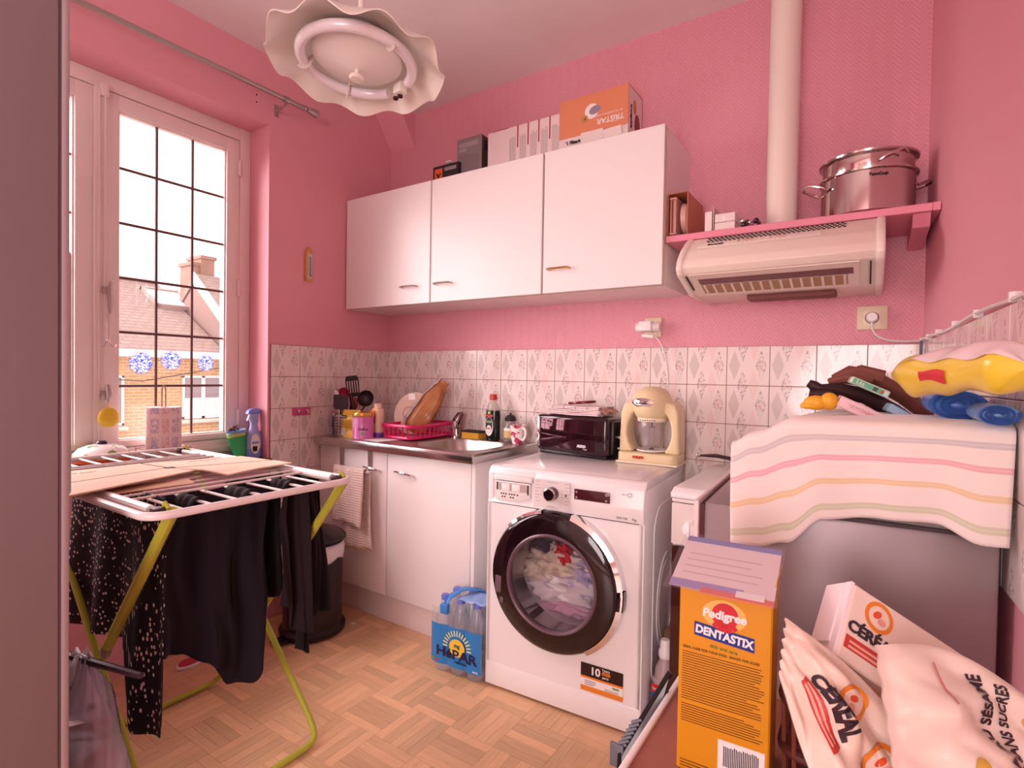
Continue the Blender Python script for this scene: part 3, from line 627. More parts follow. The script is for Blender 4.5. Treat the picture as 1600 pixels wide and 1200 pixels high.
# steamer pot
POT = mat('pot_steel', '#cfc3c0', .12, 1.)
t = thing('steamer_pot', 'stainless steel two-tier steamer pot with lid on the pink shelf', 'pot', (2.315, -.155, ZS)); PRr = .128
b = B(); b.lathe([(0, .004), (PRr-.012, 0), (PRr, .01), (PRr, .128), (PRr+.007, .131), (PRr+.008, .136), (PRr+.002, .138), (PRr-.003, .134), (PRr-.003, .012), (0, .008)], 56); part('body', b, POT, t)
b = B(); b.lathe([(PRr-.006, .132), (PRr-.004, .14), (PRr-.004, .178), (PRr+.006, .182), (PRr+.005, .187), (PRr-.008, .185), (PRr-.009, .132)], 56); part('steam_insert', b, POT, t)
b = B(); b.lathe([(0, .207), (.05, .205), (.10, .196), (PRr-.004, .188), (PRr+.004, .186), (PRr+.004, .184), (PRr-.01, .184), (0, .2)], 56); ld = part('lid', b, glassmat('pot_lid_glass', '#b88a84', .45), t)
b = B(); b.lathe([(PRr-.008, .184), (PRr+.007, .184), (PRr+.008, .189), (PRr-.008, .191)], 56, close=True); part('lid_rim', b, POT, ld)
b = B(); b.tube([(-.045, 0, .203), (-.04, 0, .222), (-.015, 0, .232), (.015, 0, .232), (.04, 0, .222), (.045, 0, .203)], .0042, 8); part('lid_handle', b, POT, ld)
for s, a in ((-1, math.radians(200)), (1, math.radians(20))):
    ca, sa = math.cos(a), math.sin(a); P = lambda r, tt, z: (r*ca-tt*sa, r*sa+tt*ca, z)
    b = B(); b.tube([P(PRr-.002, -.04, .10), P(PRr+.02, -.042, .108), P(PRr+.05, -.03, .118), P(PRr+.057, 0, .12), P(PRr+.05, .03, .118), P(PRr+.02, .042, .108), P(PRr-.002, .04, .10)], .0048, 8); part('handle', b, POT, t)
b = B(); b.tube([(.03, -.13, .15), (.05, -.136, .16), (.09, -.12, .178), (.10, -.10, .17)], .004, 8); part('insert_handle', b, POT, t)
Mp = frame((.02, -PRr-.001, .105), (1, 0, 0), (0, 0, 1)); text('TasteCook', .011, INK, t, frame((.03, -PRr+.002, .112), (.97, .22, 0), (0, 0, 1)), 0, 0, ext=.001, bold=.0003)

# ------------------------------------------------------------------ sockets, cords
SOCK = mat('socket_cream', '#e8d8b8', .4)
def socket(label, x, z, w):
    t = thing('wall_socket', label, 'socket', (x, -.001, z)); M = frame((0, 0, 0), (1, 0, 0), (0, 0, 1))
    plate('cover', SOCK, t, M, -w, w, -.04, .04, .009, .002); plate('insert', mat('socket_insert', '#efe2c8', .4), t, M, -.026, .026, -.026, .026, .0105, .001); disc('hole', mat('socket_hole', '#7a5a48', .6), t, M, 0, 0, .0205, h=.0112); return t, M
s1, M1 = socket('cream wall socket with round plug below the steamer pot', 2.339, 1.166+.0, .044) if False else socket('cream wall socket with round white plug beneath the cooker hood', 2.339, 1.379, .044)
WCORD = mat('white_cord', '#efe6e2', .4)
t = thing('power_cable', 'white plug and cable clipped along the tile edge beside the hood', 'cable', (2.339, -.012, 1.379))
b = B(); b.lathe([(0, .03), (.014, .03), (.0175, .024), (.018, 0), (0, 0)], 24, Matrix.Rotation(PI/2, 4, 'X')); part('plug', b, WHITEP, t)
wr = lambda s, off=.0: Vector((2.481+.045*s-off, -s, 0))
pts = bez((2.339, -.03, 1.362), (2.335, -.035, 1.29), (2.41, -.02, 1.297), (2.468, -.014, 1.297), 14)+[tuple(wr(s, .012)+Vector((0, 0, 1.294+.004*math.sin(9*s)))) for s in (.03, .12, .22, .35, .5, .65, .8, .95, 1.1, 1.3, 1.5)]
b = B(); b.tube(pts, .0035, 8); part('cord', b, WCORD, t, True)
for s in (.06, .2, .38, .62, .85, 1.1, 1.32):
    p = wr(s, .012); b = B(); b.box(p.x-.004, p.x+.012, p.y-.004, p.y+.004, 1.288, 1.305, .002); b.tube([(p.x+.008, p.y, 1.302), (p.x-.004, p.y, 1.303)], .0022, 6); part('clip', b, WHITEP, t, True)
s2, M2 = socket('cream wall socket with adapter plug above the blender', 1.571, 1.372, .036)
t = thing('plug_adapter', 'white block adapter with thin cord plugged in above the blender', 'plug', (1.566, -.012, 1.36))
b = B(); b.box(-.035, .018, -.06, -.0, -.006, .034, .004); part('block', b, WHITEP, t)
b = B(); b.lathe([(0, -.05), (.018, -.05), (.02, -.044), (.02, .044), (.018, .05), (0, .05)], 20, Matrix.Translation((-.006, -.022, .012)) @ Matrix.Rotation(PI/2, 4, 'Y')); part('side_outlets', b, WHITEP, t)
b = B(); b.box(-.022, .03, -.05, -.03, -.034, -.02, .004, M=Matrix.Rotation(.12, 4, 'Y')); part('plug', b, WHITEP, t)
b = B(); b.tube(bez((1.594, -.052, 1.331), (1.64, -.05, 1.30), (1.655, -.03, 1.19), (1.645, -.03, 1.07), 12)+bez((1.645, -.03, 1.07), (1.63, -.03, 1.0), (1.62, -.03, .92), (1.64, -.05, .84), 10)[1:], .003, 8); part('cord', b, WCORD, t, True)
# ------------------------------------------------------------------ sink unit
YC, XC0, XC1, ZK = -.475, .012, 1.002, .842
t = thing('sink_cabinet', 'white two-door base cabinet under the steel sink', 'cabinet', (.5, -.24, 0))
b = B(); b.box(XC0, XC0+.018, YC+.02, -.02, .0, .80); b.box(XC1-.018, XC1, YC+.002, -.012, .0, .815); b.box(XC0+.018, XC1-.018, YC+.021, -.026, .125, .143); b.box(XC0+.018, XC1-.018, -.025, -.021, .1, .8); b.box(XC0+.018, XC1-.018, YC+.022, YC+.06, .78, .799); part('body', b, WHITE, t, True, smooth=0)
b = B(); b.box(XC0, XC1-.018, YC+.035, YC+.053, 0, .128, .001); part('plinth', b, mat('plinth_board', '#ead9d5', .5), t, True)
for (a, e, hx) in ((.016, .492, .395), (.498, .981, .605)):
    b = B(); b.box(a, e, YC, YC+.018, .137, .795, .002); d = part('door', b, WHITE, t, True)
    b = B(); L = .1; b.tube([(hx-L/2, YC, .715), (hx-L/2, YC-.012, .718), (hx-L*.25, YC-.022, .72), (hx+L*.2, YC-.024, .718), (hx+L/2, YC-.014, .712), (hx+L/2, YC, .71)], [.004, .004, .0045, .0055, .006, .004], 8); part('handle', b, CHROME, d, True)
# stainless worktop with bowl
SINK = mat('sink_steel', '#bdb4b1', .34, 1., bump=.015, bscale=120)
t = thing('sink_worktop', 'stainless steel worktop with drop-in sink bowl', 'sink', (.52, -.26, .8))
XW0, XW1, YW = .03, 1.022, -.520
bx0, bx1, by0, by1 = .60, .965, -.455, -.115
b = B()
outer = [(XW0, YW), (XW1, YW), (XW1, -.012), (XW0, -.012)]; inner = rrect(bx0, bx1, by0, by1, .09, 8)
n = len(inner); bm = b.bm
ov = [bm.verts.new((x, y, ZK)) for x, y in outer]; rings = []
for (k, z) in ((0, ZK), (.006, ZK-.008), (.022, ZK-.11), (.05, ZK-.135)):
    cx_, cy_ = (bx0+bx1)/2, (by0+by1)/2; hx_, hy_ = (bx1-bx0)/2, (by1-by0)/2
    rings.append([bm.verts.new((cx_+(x-cx_)*(1-k/hx_), cy_+(y-cy_)*(1-k/hy_), z)) for x, y in inner])
cm = bm.verts.new(((bx0+bx1)/2, (by0+by1)/2, ZK-.14))
seg = n//4   # corner blocks: top-right, top-left, bottom-left, bottom-right
order = [2, 3, 0, 1]
for qd in range(4):
    blk = rings[0][qd*seg:(qd+1)*seg]; oc = ov[order[qd]]
    for i in range(seg-1): bm.faces.new((oc, blk[i], blk[i+1]))
    nb = rings[0][((qd+1) % 4)*seg]; bm.faces.new((oc, blk[-1], nb, ov[order[(qd+1) % 4]]))
for a, c in zip(rings, rings[1:]):
    for i in range(n): bm.faces.new((a[i], a[(i+1) % n], c[(i+1) % n], c[i]))
for i in range(n): bm.faces.new((rings[-1][i], rings[-1][(i+1) % n], cm))
part('worktop_sheet', b, SINK, t, True, smooth=40)
b = B(); b.box(XW0, XW1, YW-.003, YW, ZK-.038, ZK+.001, .0015); b.box(XW1, XW1+.003, YW-.003, -.012, ZK-.038, ZK+.001, .0015); b.box(XW0-.003, XW0, YW-.003, -.012, ZK-.038, ZK+.001, .0015); part('edge_trim', b, STEEL, t, True)
b = B(); b.box(XW0-.018, XW0-.003, YW+.02, YW+.05, .80, .84, .002); part('end_block', b, mat('raw_wood_block', '#d8b496', .7), t, True)
b = B(); b.lathe([(0, 0), (.032, 0), (.034, .003), (.026, .005), (0, .004)], 24, Matrix.Translation(((bx0+bx1)/2, (by0+by1)/2, ZK-.139))); part('drain', b, CHROME, t, True)
t = thing('mixer_tap', 'chrome mixer tap with slanted lever behind the sink', 'tap', (.575, -.085, ZK))
b = B(); b.lathe([(0, 0), (.026, 0), (.026, .008), (.021, .012), (.021, .055), (.024, .065), (0, .07)], 20); part('base', b, CHROME, t)
b = B(); b.tube([(0, 0, .05), (.04, -.05, .075), (.08, -.11, .08), (.09, -.125, .065)], [.016, .013, .012, .011], 10); part('spout', b, CHROME, t)
b = B(); b.tube([(0, 0, .06), (.006, .004, .085), (.022, .01, .115), (.035, .014, .122)], [.022, .023, .017, .008], 12); part('lever', b, mat('tap_dark_chrome', '#8a7074', .12, 1.), t)
# towel rail hooked over the door, towel
t = thing('towel_rail', 'steel rail hooked over the cabinet door', 'towel rail', (.29, YC, .70))
for x in (.185, .385): b = B(); b.prism([(YC-.001, .803), (YC-.001, .69), (YC-.004, .69), (YC-.007, .806), (YC+.022, .806), (YC+.022, .803)], x-.013, x+.013, 'x'); part('hook', b, BRUSH, t, True, smooth=0)
b = B(); b.tube([(.182, YC, .695), (.178, YC-.035, .70), (.182, YC-.045, .702), (.405, YC-.045, .702), (.41, YC-.035, .70), (.392, YC, .695)], .006, 8); part('rail', b, CHROME, t, True)
def gauze():
    m = mat('towel_gauze', '#f0dcd2', .95, sheen=.3); q = NT(m); v, xyz = q.objxyz()
    a = q.math('SINE', q.math('MULTIPLY', xyz[0], 2*PI/.012)); c = q.math('SINE', q.math('MULTIPLY', xyz[2], 2*PI/.012))
    k = q.math('MAXIMUM', q.math('GREATER_THAN', a, .86), q.math('GREATER_THAN', c, .86)); k = q.math('MULTIPLY', k, q.noise(30, 2))
    q.link(q.mix(k, lin('#f1ddd4'), lin('#c99f90')), q.b.inputs['Base Color']); q.bump(q.math('ADD', a, c), .3, .003); return m
t = thing('hand_towel', 'cream gauze towel with fine check hung on the cabinet rail', 'towel', (.29, YC-.03, .42))
def tw(u, v):
    x = .19+.205*u+.006*math.sin(5*u+7*v); w = .004*math.sin(15*u+3*v)
    if v < .42: k = v/.42; return (x, YC-.057-w*(1-k), .443+.012*math.sin(4*u)+.262*k)
    if v < .55: a = PI*(v-.42)/.13; return (x, YC-.045-.012*math.cos(a), .705+.011*math.sin(a))
    k = (v-.55)/.45; return (x+.02+.028*k, YC-.032+w*k, .705-.37*k-.012*math.sin(3*u+1)*k)
b = B(); b.grid(26, 40, tw); part('cloth', b, gauze(), t, True, smooth=80, solid=.003)

# ------------------------------------------------------------------ things on the worktop
def blade(b, c, ux, uy, pts, th):
    ux, uy = Vector(ux).normalized(), Vector(uy).normalized(); n = ux.cross(uy); c = Vector(c); k = len(pts)
    V = [c+ux*x+uy*y+n*s*th for s in (-.5, .5) for x, y in pts]; b._add(V, [tuple(range(k)), tuple(range(2*k-1, k-1, -1))]+[(i, (i+1) % k, k+(i+1) % k, k+i) for i in range(k)])
UX, UY = (.84, .55, 0), (0, 0, 1)         # cutlery faces the room
t = thing('utensil_holder', 'perforated steel utensil holder at the worktop end', 'utensil holder', (.102, -.405, ZK))
b = B(); b.lathe([(0, .001), (.046, .001), (.047, .004), (.047, .108), (.049, .11), (.045, .11), (.044, .006), (0, .006)], 36); part('cup', b, BRUSH, t)
b = B()
for i in range(16):
    a = 2*PI*i/16+.2
    for k in range(6): b.lathe([(0, 0), (.0036, 0), (.0036, .0012), (0, .0012)], 8, Matrix.Translation((.0468*math.cos(a), .0468*math.sin(a), .02+k*.0145)) @ Matrix.Rotation(a, 4, 'Z') @ Matrix.Rotation(PI/2, 4, 'Y'))
part('holes', b, DARK, t, smooth=0)
NYL = mat('black_nylon', '#2c1c22', .35); hx, hy = .085, -.405
def utensil(name, label, cat, base, tip, build, m, hm=None):
    t = thing(name, label, cat, (base[0], base[1], base[2]), 0, 'utensils in the steel holder'); b = B(); b.tube([base, tuple((a+c)/2 for a, c in zip(base, tip)), tip], [.005, .0045, .004], 8); part('shaft', b, hm or m, t, True)
    b = B(); build(b, Vector(tip)); part('head', b, m, t, True); return t
def slotted(b, p):
    pts = rrect(-.034, .034, -.008, .09, .02); blade(b, p+Vector((0, 0, .0)), (.84, .5, .12), (-.1, -.05, 1), [(-.034, .085), (-.026, .096), (.024, .096), (.034, .085), (.034, .07), (-.034, .07)], .003)
    for i in range(6): x = -.034+i*.0125; blade(b, p, (.84, .5, .12), (-.1, -.05, 1), [(x, .005), (x+.0055, .005), (x+.0055, .075), (x, .075)], .003)
    blade(b, p, (.84, .5, .12), (-.1, -.05, 1), [(-.03, -.012), (.03, -.012), (.034, .008), (-.034, .008)], .003)
utensil('slotted_turner', 'black slotted turner standing highest in the steel holder', 'spatula', (0.107, -.39, .87), (0.122, -.36, 1.05), slotted, NYL)
def plain(b, p): blade(b, p, (.84, .55, -.05), (.0, 0, 1), [(-.03, -.01), (.03, -.01), (.037, .0), (.038, .05), (.034, .062), (-.034, .066), (-.038, .055), (-.036, .0)], .004)
utensil('turner', 'black square turner with solid blade in front of the slotted one', 'spatula', (0.107, -.43, .87), (0.132, -.445, .985), plain, mat('grey_nylon', '#40303c', .4))
def bowl(r, tilt, dark=None):
    def f(b, p): b.lathe([(0, -r*.5), (r*.5, -r*.42), (r*.85, -r*.15), (r, r*.2), (r*.95, r*.2), (r*.8, -r*.1), (r*.45, -r*.36), (0, -r*.44)], 24, Matrix.Translation(p+Vector((0, 0, r*.7))) @ Matrix.Rotation(tilt[1], 4, 'Z') @ Matrix.Rotation(tilt[0], 4, 'X'))
    return f
utensil('ladle', 'black round ladle standing in the steel holder', 'ladle', (0.117, -.40, .87), (0.202, -.345, 1.0), bowl(.043, (1.35, .5)), NYL)
utensil('steel_ladle', 'shiny steel ladle behind the square turner in the holder', 'ladle', (0.092, -.41, .87), (0.062, -.41, 1.02), bowl(.036, (1.4, -1.0)), CHROME)
utensil('pink_spoon', 'dark pink plastic serving spoon behind the square turner', 'spoon', (0.102, -.40, .87), (0.087, -.395, 1.02), bowl(.038, (1.2, .35)), mat('dark_pink_plastic', '#b0284c', .3))
utensil('red_server', 'red handled server upright in the steel holder', 'spoon', (0.117, -.39, .87), (0.157, -.375, .985), lambda b, p: b.ball(p+Vector((0, 0, .02)), .02, 12, (.6, .6, 1.6)), mat('dark_red_plastic', '#8e2028', .3))
utensil('thick_handle_knife', 'black thick curved handle rising beside the slotted turner', 'utensil', (0.117, -.41, .87), (0.167, -.39, .96), lambda b, p: b.tube([p, p+Vector((-.01, -.004, .05)), p+Vector((-.022, -.01, .095))], [.011, .012, .008], 10), mat('dark_handle', '#3a141c', .25))
utensil('whisk', 'wire whisk leaning out low over the holder rim', 'whisk', (0.097, -.42, .87), (0.072, -.44, .955), lambda b, p: [b.tube([p+Vector((.0, 0, 0)), p+Vector((.012*math.cos(k), .012*math.sin(k), .02)), p+Vector((-.006, -.004, .045)), p+Vector((-.012*math.cos(k), -.012*math.sin(k), .02)), p], .001, 5) for k in (0, 1.05, 2.1)], CHROME)
utensil('fork', 'thin steel fork leaning over the holder rim', 'fork', (0.087, -.42, .87), (0.042, -.43, .97), lambda b, p: blade(b, p, UX, (-.45, -.1, .9), [(-.008, 0), (.008, 0), (.01, .03), (-.01, .03)], .002), CHROME)
# packets and tins
b = B(); b.grid(10, 12, lambda u, v: (0.02+.05*u, -.405-.016*math.sin(PI*u)*math.sin(PI*v)+.004*math.sin(9*u+5*v), ZK+.001+.095*v)); b.grid(10, 12, lambda u, v: (0.02+.05*u, -.405+.012*math.sin(PI*u)*math.sin(PI*v), ZK+.001+.095*v))
tag(part('blue_packet', b, mat('blue_foil', '#1c2a78', .25, coat=.4), smooth=60), 'dark blue shiny packet squeezed between the tiles and utensil holder', 'packet')
t = thing('yellow_packet', 'yellow foil packet with barcode beside the steel holder', 'packet', (.198, -.425, ZK), .18)
def pk(u, v):
    a = 2*PI*u; k = (1-.85*max(0, (v-.72)/.28)**1.3); wob = .003*math.sin(11*v+3*a)+.002*math.sin(23*v+5*a)
    return ((.05+wob)*(abs(math.cos(a))**.5)*math.copysign(1, math.cos(a)), (.028*k+wob)*(abs(math.sin(a))**.6)*math.copysign(1, math.sin(a)), .135*v)
b = B(); b.grid(40, 22, pk, wrap=True); b.box(-.045, .045, -.024, .024, .001, .004); part('bag', b, mat('yellow_foil', '#edc23c', .3, var=.2, vscale=25, coat=.3), t, smooth=50)
M = frame((0, -.0325, 0), (1, 0, 0), (0, 0, 1)); plate('barcode', PAPER, t, M, -.042, -.016, .012, .042); lines(t, M, -.04, -.018, .014, .04, 11, INK, .5, 2, 'bars', True); plate('logo', INK, t, M, -.045, -.012, .095, .109, .001); text('benco', .011, PAPER, t, M, -.028, .102, ext=.0016); lines(t, M, -.042, .03, .05, .085, 7, mat('yellow_dark', '#b88a2a', .5), .3, 5)
t = thing('purple_tin', 'pink purple tin with gold lid at the worktop edge', 'tin', (.285, -.435, ZK))
b = B(); b.lathe([(0, .001), (.05, .001), (.052, .005), (.05, .012), (.05, .108), (0, .11)], 40); part('can', b, mat('purple_tin', '#d877b8', .3, coat=.3), t)
b = B(); b.lathe([(0, .107), (.0515, .107), (.053, .112), (.053, .124), (.05, .129), (.046, .127), (0, .126)], 40); part('lid', b, mat('gold_lid', '#d6a25a', .3, .6), t)
for a0, a1, z0, z1, m in ((-.95, -.55, .016, .04, PAPER), (-2.5, -1.2, .055, .1, mat('tin_label', '#e29ccb', .4))):
    b = B(); b.grid(10, 2, lambda u, v: (.0506*math.cos(a0+(a1-a0)*u), .0506*math.sin(a0+(a1-a0)*u), z0+(z1-z0)*v)); part('label', b, m, t)
b = B()
for i in range(9): a = -.93+i*.042; b.grid(2, 2, lambda u, v: (.0511*math.cos(a+.02*u), .0511*math.sin(a+.02*u), .018+.02*v))
part('barcode', b, INK, t, smooth=0); text('Délice', .018, INK, t, frame((.0385, -.0345, .05), (.67, .745, 0), (0, 0, 1)), 0, 0, ext=.0008)
t = thing('cream_bottle', 'cream plastic bottle with purple base behind the purple tin', 'bottle', (.305, -.36, ZK))
b = B(); b.prism(rrect(-.028, .028, -.022, .022, .016), .022, .145, 'z', .006); b.lathe([(.02, .14), (.019, .155), (.02, .168), (0, .17)], 20); part('bottle', b, mat('cream_bottle', '#ecd0b4', .35), t, smooth=50)
b = B(); b.prism(rrect(-.0285, .0285, -.0225, .0225, .016), .0, .026, 'z', .002); part('base_band', b, mat('purple_band', '#7a4ab0', .35), t, smooth=50)
plate('label', RED, t, frame((0, -.0222, 0), (1, 0, 0), (0, 0, 1)), -.026, .006, .07, .125); plate('label', ORANGE, t, frame((0, -.0222, 0), (1, 0, 0), (0, 0, 1)), -.026, .012, .125, .135)
b = B(); b.box(.22, .46, -.475, -.31, ZK+.0012, ZK+.0018, M=Matrix.Translation((.34, -.39, 0)) @ Matrix.Rotation(-.15, 4, 'Z') @ Matrix.Translation((-.34, .39, 0))); tag(part('paper_sheet', b, PAPER, smooth=0), 'white paper sheet under the tin and dish rack', 'paper')
# dish rack
PINK = mat('hot_pink_plastic', '#e0286e', .28, coat=.2)
t = thing('dish_rack', 'hot pink plastic dish rack with slotted sides', 'dish rack', (.445, -.215, ZK))
RW, RL = .105, .165
def rim(z, k, wav): return [(x*k, y*k, z+wav*math.cos(4*math.atan2(y/RL, x/RW))) for x, y in rrect(-RW, RW, -RL, RL, .035, 6)]
b = B(); b.tube(rim(.073, 1.0, .006), .006, 8, closed=True, flat=1.3); part('rim', b, PINK, t)
b = B(); b.tube(rim(.012, .93, 0), .007, 8, closed=True); b.prism([(x*.93, y*.93) for x, y in rrect(-RW, RW, -RL, RL, .035, 6)], .006, .012, 'z'); part('base', b, PINK, t)
def slat(x, y, x2, y2):
    b = B(); b.tube([(x2, y2, .012), (x, y, .07)], .0055, 6, flat=.5); part('slat', b, PINK, t)
for i in range(9): y = -RL+.035+i*(2*RL-.07)/8; slat(RW, y, RW*.93, y*.95); slat(-RW, y, -RW*.93, y*.95)
for i in range(6): x = -RW+.025+i*(2*RW-.05)/5; slat(x, -RL, x*.95, -RL*.93); slat(x, RL, x*.95, RL*.93)
b = B(); b.lathe([(0, .001), (.06, .001), (.068, .004), (.105, .016), (.108, .018), (.104, .019), (.066, .007), (0, .005)], 44, Matrix.Translation((.40, -.2, ZK+.115)) @ Matrix.Rotation(.25, 4, 'Z') @ Matrix.Rotation(math.radians(74), 4, 'X')); t = thing('plate_dish', 'cream plate with pink edge motif standing in the dish rack', 'plate', (.40, -.2, ZK+.02)); part('dish', b, mat('plate_cream', '#ecd2c0', .2), t, True)
b = B(); b.lathe([(.03, .0), (.033, .0), (.033, .001), (.03, .001)], 24, Matrix.Translation((.395, -.238, ZK+.12)) @ Matrix.Rotation(.25, 4, 'Z') @ Matrix.Rotation(math.radians(74), 4, 'X'), close=True); part('motif', b, mat('motif_pink', '#c84a6a', .4), t, True)
def interp_(pts, u):
    for (u0, v0), (u1, v1) in zip(pts, pts[1:]):
        if u <= u1: return v0+(v1-v0)*(u-u0)/(u1-u0)
    return pts[-1][1]
# bread bag leaning in the rack
t = thing('bread_bag', 'brown paper bread bag with clear window leaning in the dish rack', 'bag', (.47, -.2, ZK+.03))
def bag(u, v):
    a = 2*PI*u; k = interp_([(0, .035), (.1, .062), (.35, .07), (.7, .052), (.9, .034), (1, .03)], v)*(1+.07*math.sin(4*a+7*v)+.05*math.sin(13*v+3*a)+.04*math.sin(9*a-5*v)); fl = .55
    if v > .9: fl = .25
    c = Vector((.405, -.24, ZK+.035)).lerp(Vector((.535, -.13, ZK+.285)), v)+Vector((.012, 0, .0))*math.sin(PI*v); ax = Vector((.13, .11, .25)).normalized(); sx = Vector((.75, -.0, -.39)).normalized(); sy = ax.cross(sx)
    return tuple(c+sx*k*math.cos(a)+sy*k*fl*math.sin(a))
b = B(); b.grid(32, 26, bag, wrap=True); part('paper', b, mat('brown_paper', '#b0703c', .45, var=.35, vscale=18, coat=.25), t, True, smooth=60)
def bagw(u, v):
    uu = .36+.30*u; return tuple(Vector(bag(uu, .03+v*.99))+Vector((-.004, -.004, .002)))
b = B(); b.grid(8, 20, bagw); part('clear_window', b, mat('clear_foil', '#ded2d4', .15, .3, var=.3, vscale=40), t, True, smooth=60)
M = frame((.435, -.255, ZK+.2), (.8, .5, .0), (-.3, .2, .9)); b = B(); b.box(-.018, .014, -.012, .02, 0, .002); bmesh.ops.transform(b.bm, matrix=M, verts=b.bm.verts); part('price_tag', b, PAPER, t, True, smooth=0)
# washing-up things
t = thing('sponge', 'yellow sponge with dark scouring side behind the sink', 'sponge', (.685, -.075, ZK))
b = B(); b.prism([(-.055, 0), (-.05, .016), (-.055, .032), (.055, .032), (.05, .016), (.055, 0)], -.032, .032, 'y', .004); part('foam', b, mat('sponge_yellow', '#e8b23c', .9, bump=.5, bscale=260), t)
b = B(); b.box(-.056, .056, -.033, .033, .032, .04, .002); part('scourer', b, mat('scourer_dark', '#3c3430', .95, bump=.5, bscale=300), t)
t = thing('dish_soap_bottle', 'dark washing-up liquid bottle with red cap by the tiles', 'bottle', (.803, -.075, ZK))
b = B(); b.lathe([(0, .001), (.034, .001), (.037, .006), (.037, .09), (.039, .11), (.036, .15), (.027, .176), (.019, .186), (.018, .2), (0, .2)], 36, Matrix.Diagonal((1, .7, 1, 1))); part('bottle', b, glassmat('soap_clear', '#dcd8cc', .25, .05), t)
b = B(); b.lathe([(0, .002), (.0345, .0005), (.0376, .006), (.0376, .09), (.0396, .11), (.0368, .147), (0, .148)], 36, Matrix.Diagonal((1, .71, 1, 1))); part('liquid', b, mat('soap_dark', '#16201a', .1), t)
b = B(); b.lathe([(0, .198), (.0185, .198), (.0185, .212), (.017, .226), (0, .227)], 20); part('cap', b, mat('cap_red', '#c8402a', .35), t)
M = frame((0, -.0282, 0), (1, 0, 0), (0, 0, 1)); disc('label_drop', PAPER, t, M, -.004, .07, .024, .046); disc('label_drop', mat('soap_label_dark', '#20201c', .4), t, M, -.004, .077, .0205, .038, z=.0005); disc('emblem', PAPER, t, M, -.004, .058, .014, .018, z=.001); text('PAIC', .009, RED, t, M, -.004, .06, ext=.0025, bold=.0006); text('XTRM', .014, mat('soap_green', '#9cc878', .4), t, M, -.003, .092, ext=.0025, sx=.8, bold=.0005); plate('label_band', RED, t, M, -.026, .018, .117, .127, .0006); plate('label_cap', mat('soap_lime', '#a8c858', .4), t, M, -.012, .004, .13, .142, .0006)
t = thing('glass_jar', 'glass spice jar with black lid between soap bottle and mug', 'jar', (.905, -.075, ZK))
JG = glassmat('jar_glass', '#e8e0dc', .12, .03)
b = B(); b.lathe([(0, .001), (.028, .001), (.031, .006), (.031, .075), (.026, .09), (.022, .095), (.022, .104), (.0205, .104), (.0205, .095), (.0295, .074), (.0295, .008), (0, .004)], 32); part('glass', b, JG, t)
b = B(); b.lathe([(0, .102), (.027, .102), (.028, .106), (.028, .113), (.024, .116), (.024, .122), (.014, .13), (.006, .132), (.006, .14), (0, .141)], 28); part('lid', b, mat('jar_lid', '#26201e', .35), t)
b = B(); b.grid(14, 2, lambda u, v: (.0314*math.cos(-2.7+1.9*u), .0314*math.sin(-2.7+1.9*u), .022+.034*v)); part('label', b, mat('jar_label', '#d8b878', .5), t); b = B(); b.grid(14, 2, lambda u, v: (.0314*math.cos(-2.7+1.9*u), .0314*math.sin(-2.7+1.9*u), .056+.012*v)); part('label', b, PAPER, t)
t = thing('floral_mug', 'white mug with pink rose pattern next to the toaster', 'mug', (.982, -.125, ZK))
def rose():
    m = mat('rose_china', '#f3e6e2', .15); q = NT(m); n = q.noise(38, 1); k = q.math('GREATER_THAN', n, .57); r = q.math('LESS_THAN', q.math('ABSOLUTE', q.math('SUBTRACT', q.noise(90, 2), .5)), .06)
    c = q.mix(k, lin('#f4e8e4'), lin('#d86a86')); q.link(q.mix(q.math('MULTIPLY', k, r), c, lin('#a82848')), q.b.inputs['Base Color']); return m
b = B(); b.lathe([(0, .001), (.024, .001), (.027, .005), (.033, .03), (.035, .06), (.037, .086), (.0385, .09), (.036, .089), (.033, .06), (.03, .03), (.022, .008), (0, .007)], 36); part('cup', b, rose(), t)
b = B(); b.tube(bez((.03, -.012, .078), (.075, -.035, .085), (.062, -.03, .02), (.027, -.01, .025), 12), .0052, 8, flat=1.4); part('handle', b, mat('china_white', '#f3e6e2', .15), t)
# pink hook strip on the tiles
t = thing('hook_strip', 'pink adhesive hook strip with two chrome hooks on the tiles', 'hook', (.0105, -.585, .967))
M = frame((0, 0, 0), (0, 1, 0), (0, 0, 1)); plate('strip', mat('strip_pink', '#d0508c', .4), t, M, -.05, .05, -.018, .018, .004, .001)
for y in (-.022, .026):
    b = B(); b.tube([(.004, y, .006), (.016, y, .0), (.02, y, -.008), (.026, y, .002)], .004, 8); b.ball((.014, y, .004), .0065, 10); part('hook', b, CHROME, t)
# ------------------------------------------------------------------ washing machine
t = thing('washing_machine', 'white front-loading washing machine with black porthole door', 'washing machine', (1.16, -.60, 0), .053)
WW, WH, WD = .592, .826, .50
wm = t
dc, dz, dr_ = .283, .452, .243
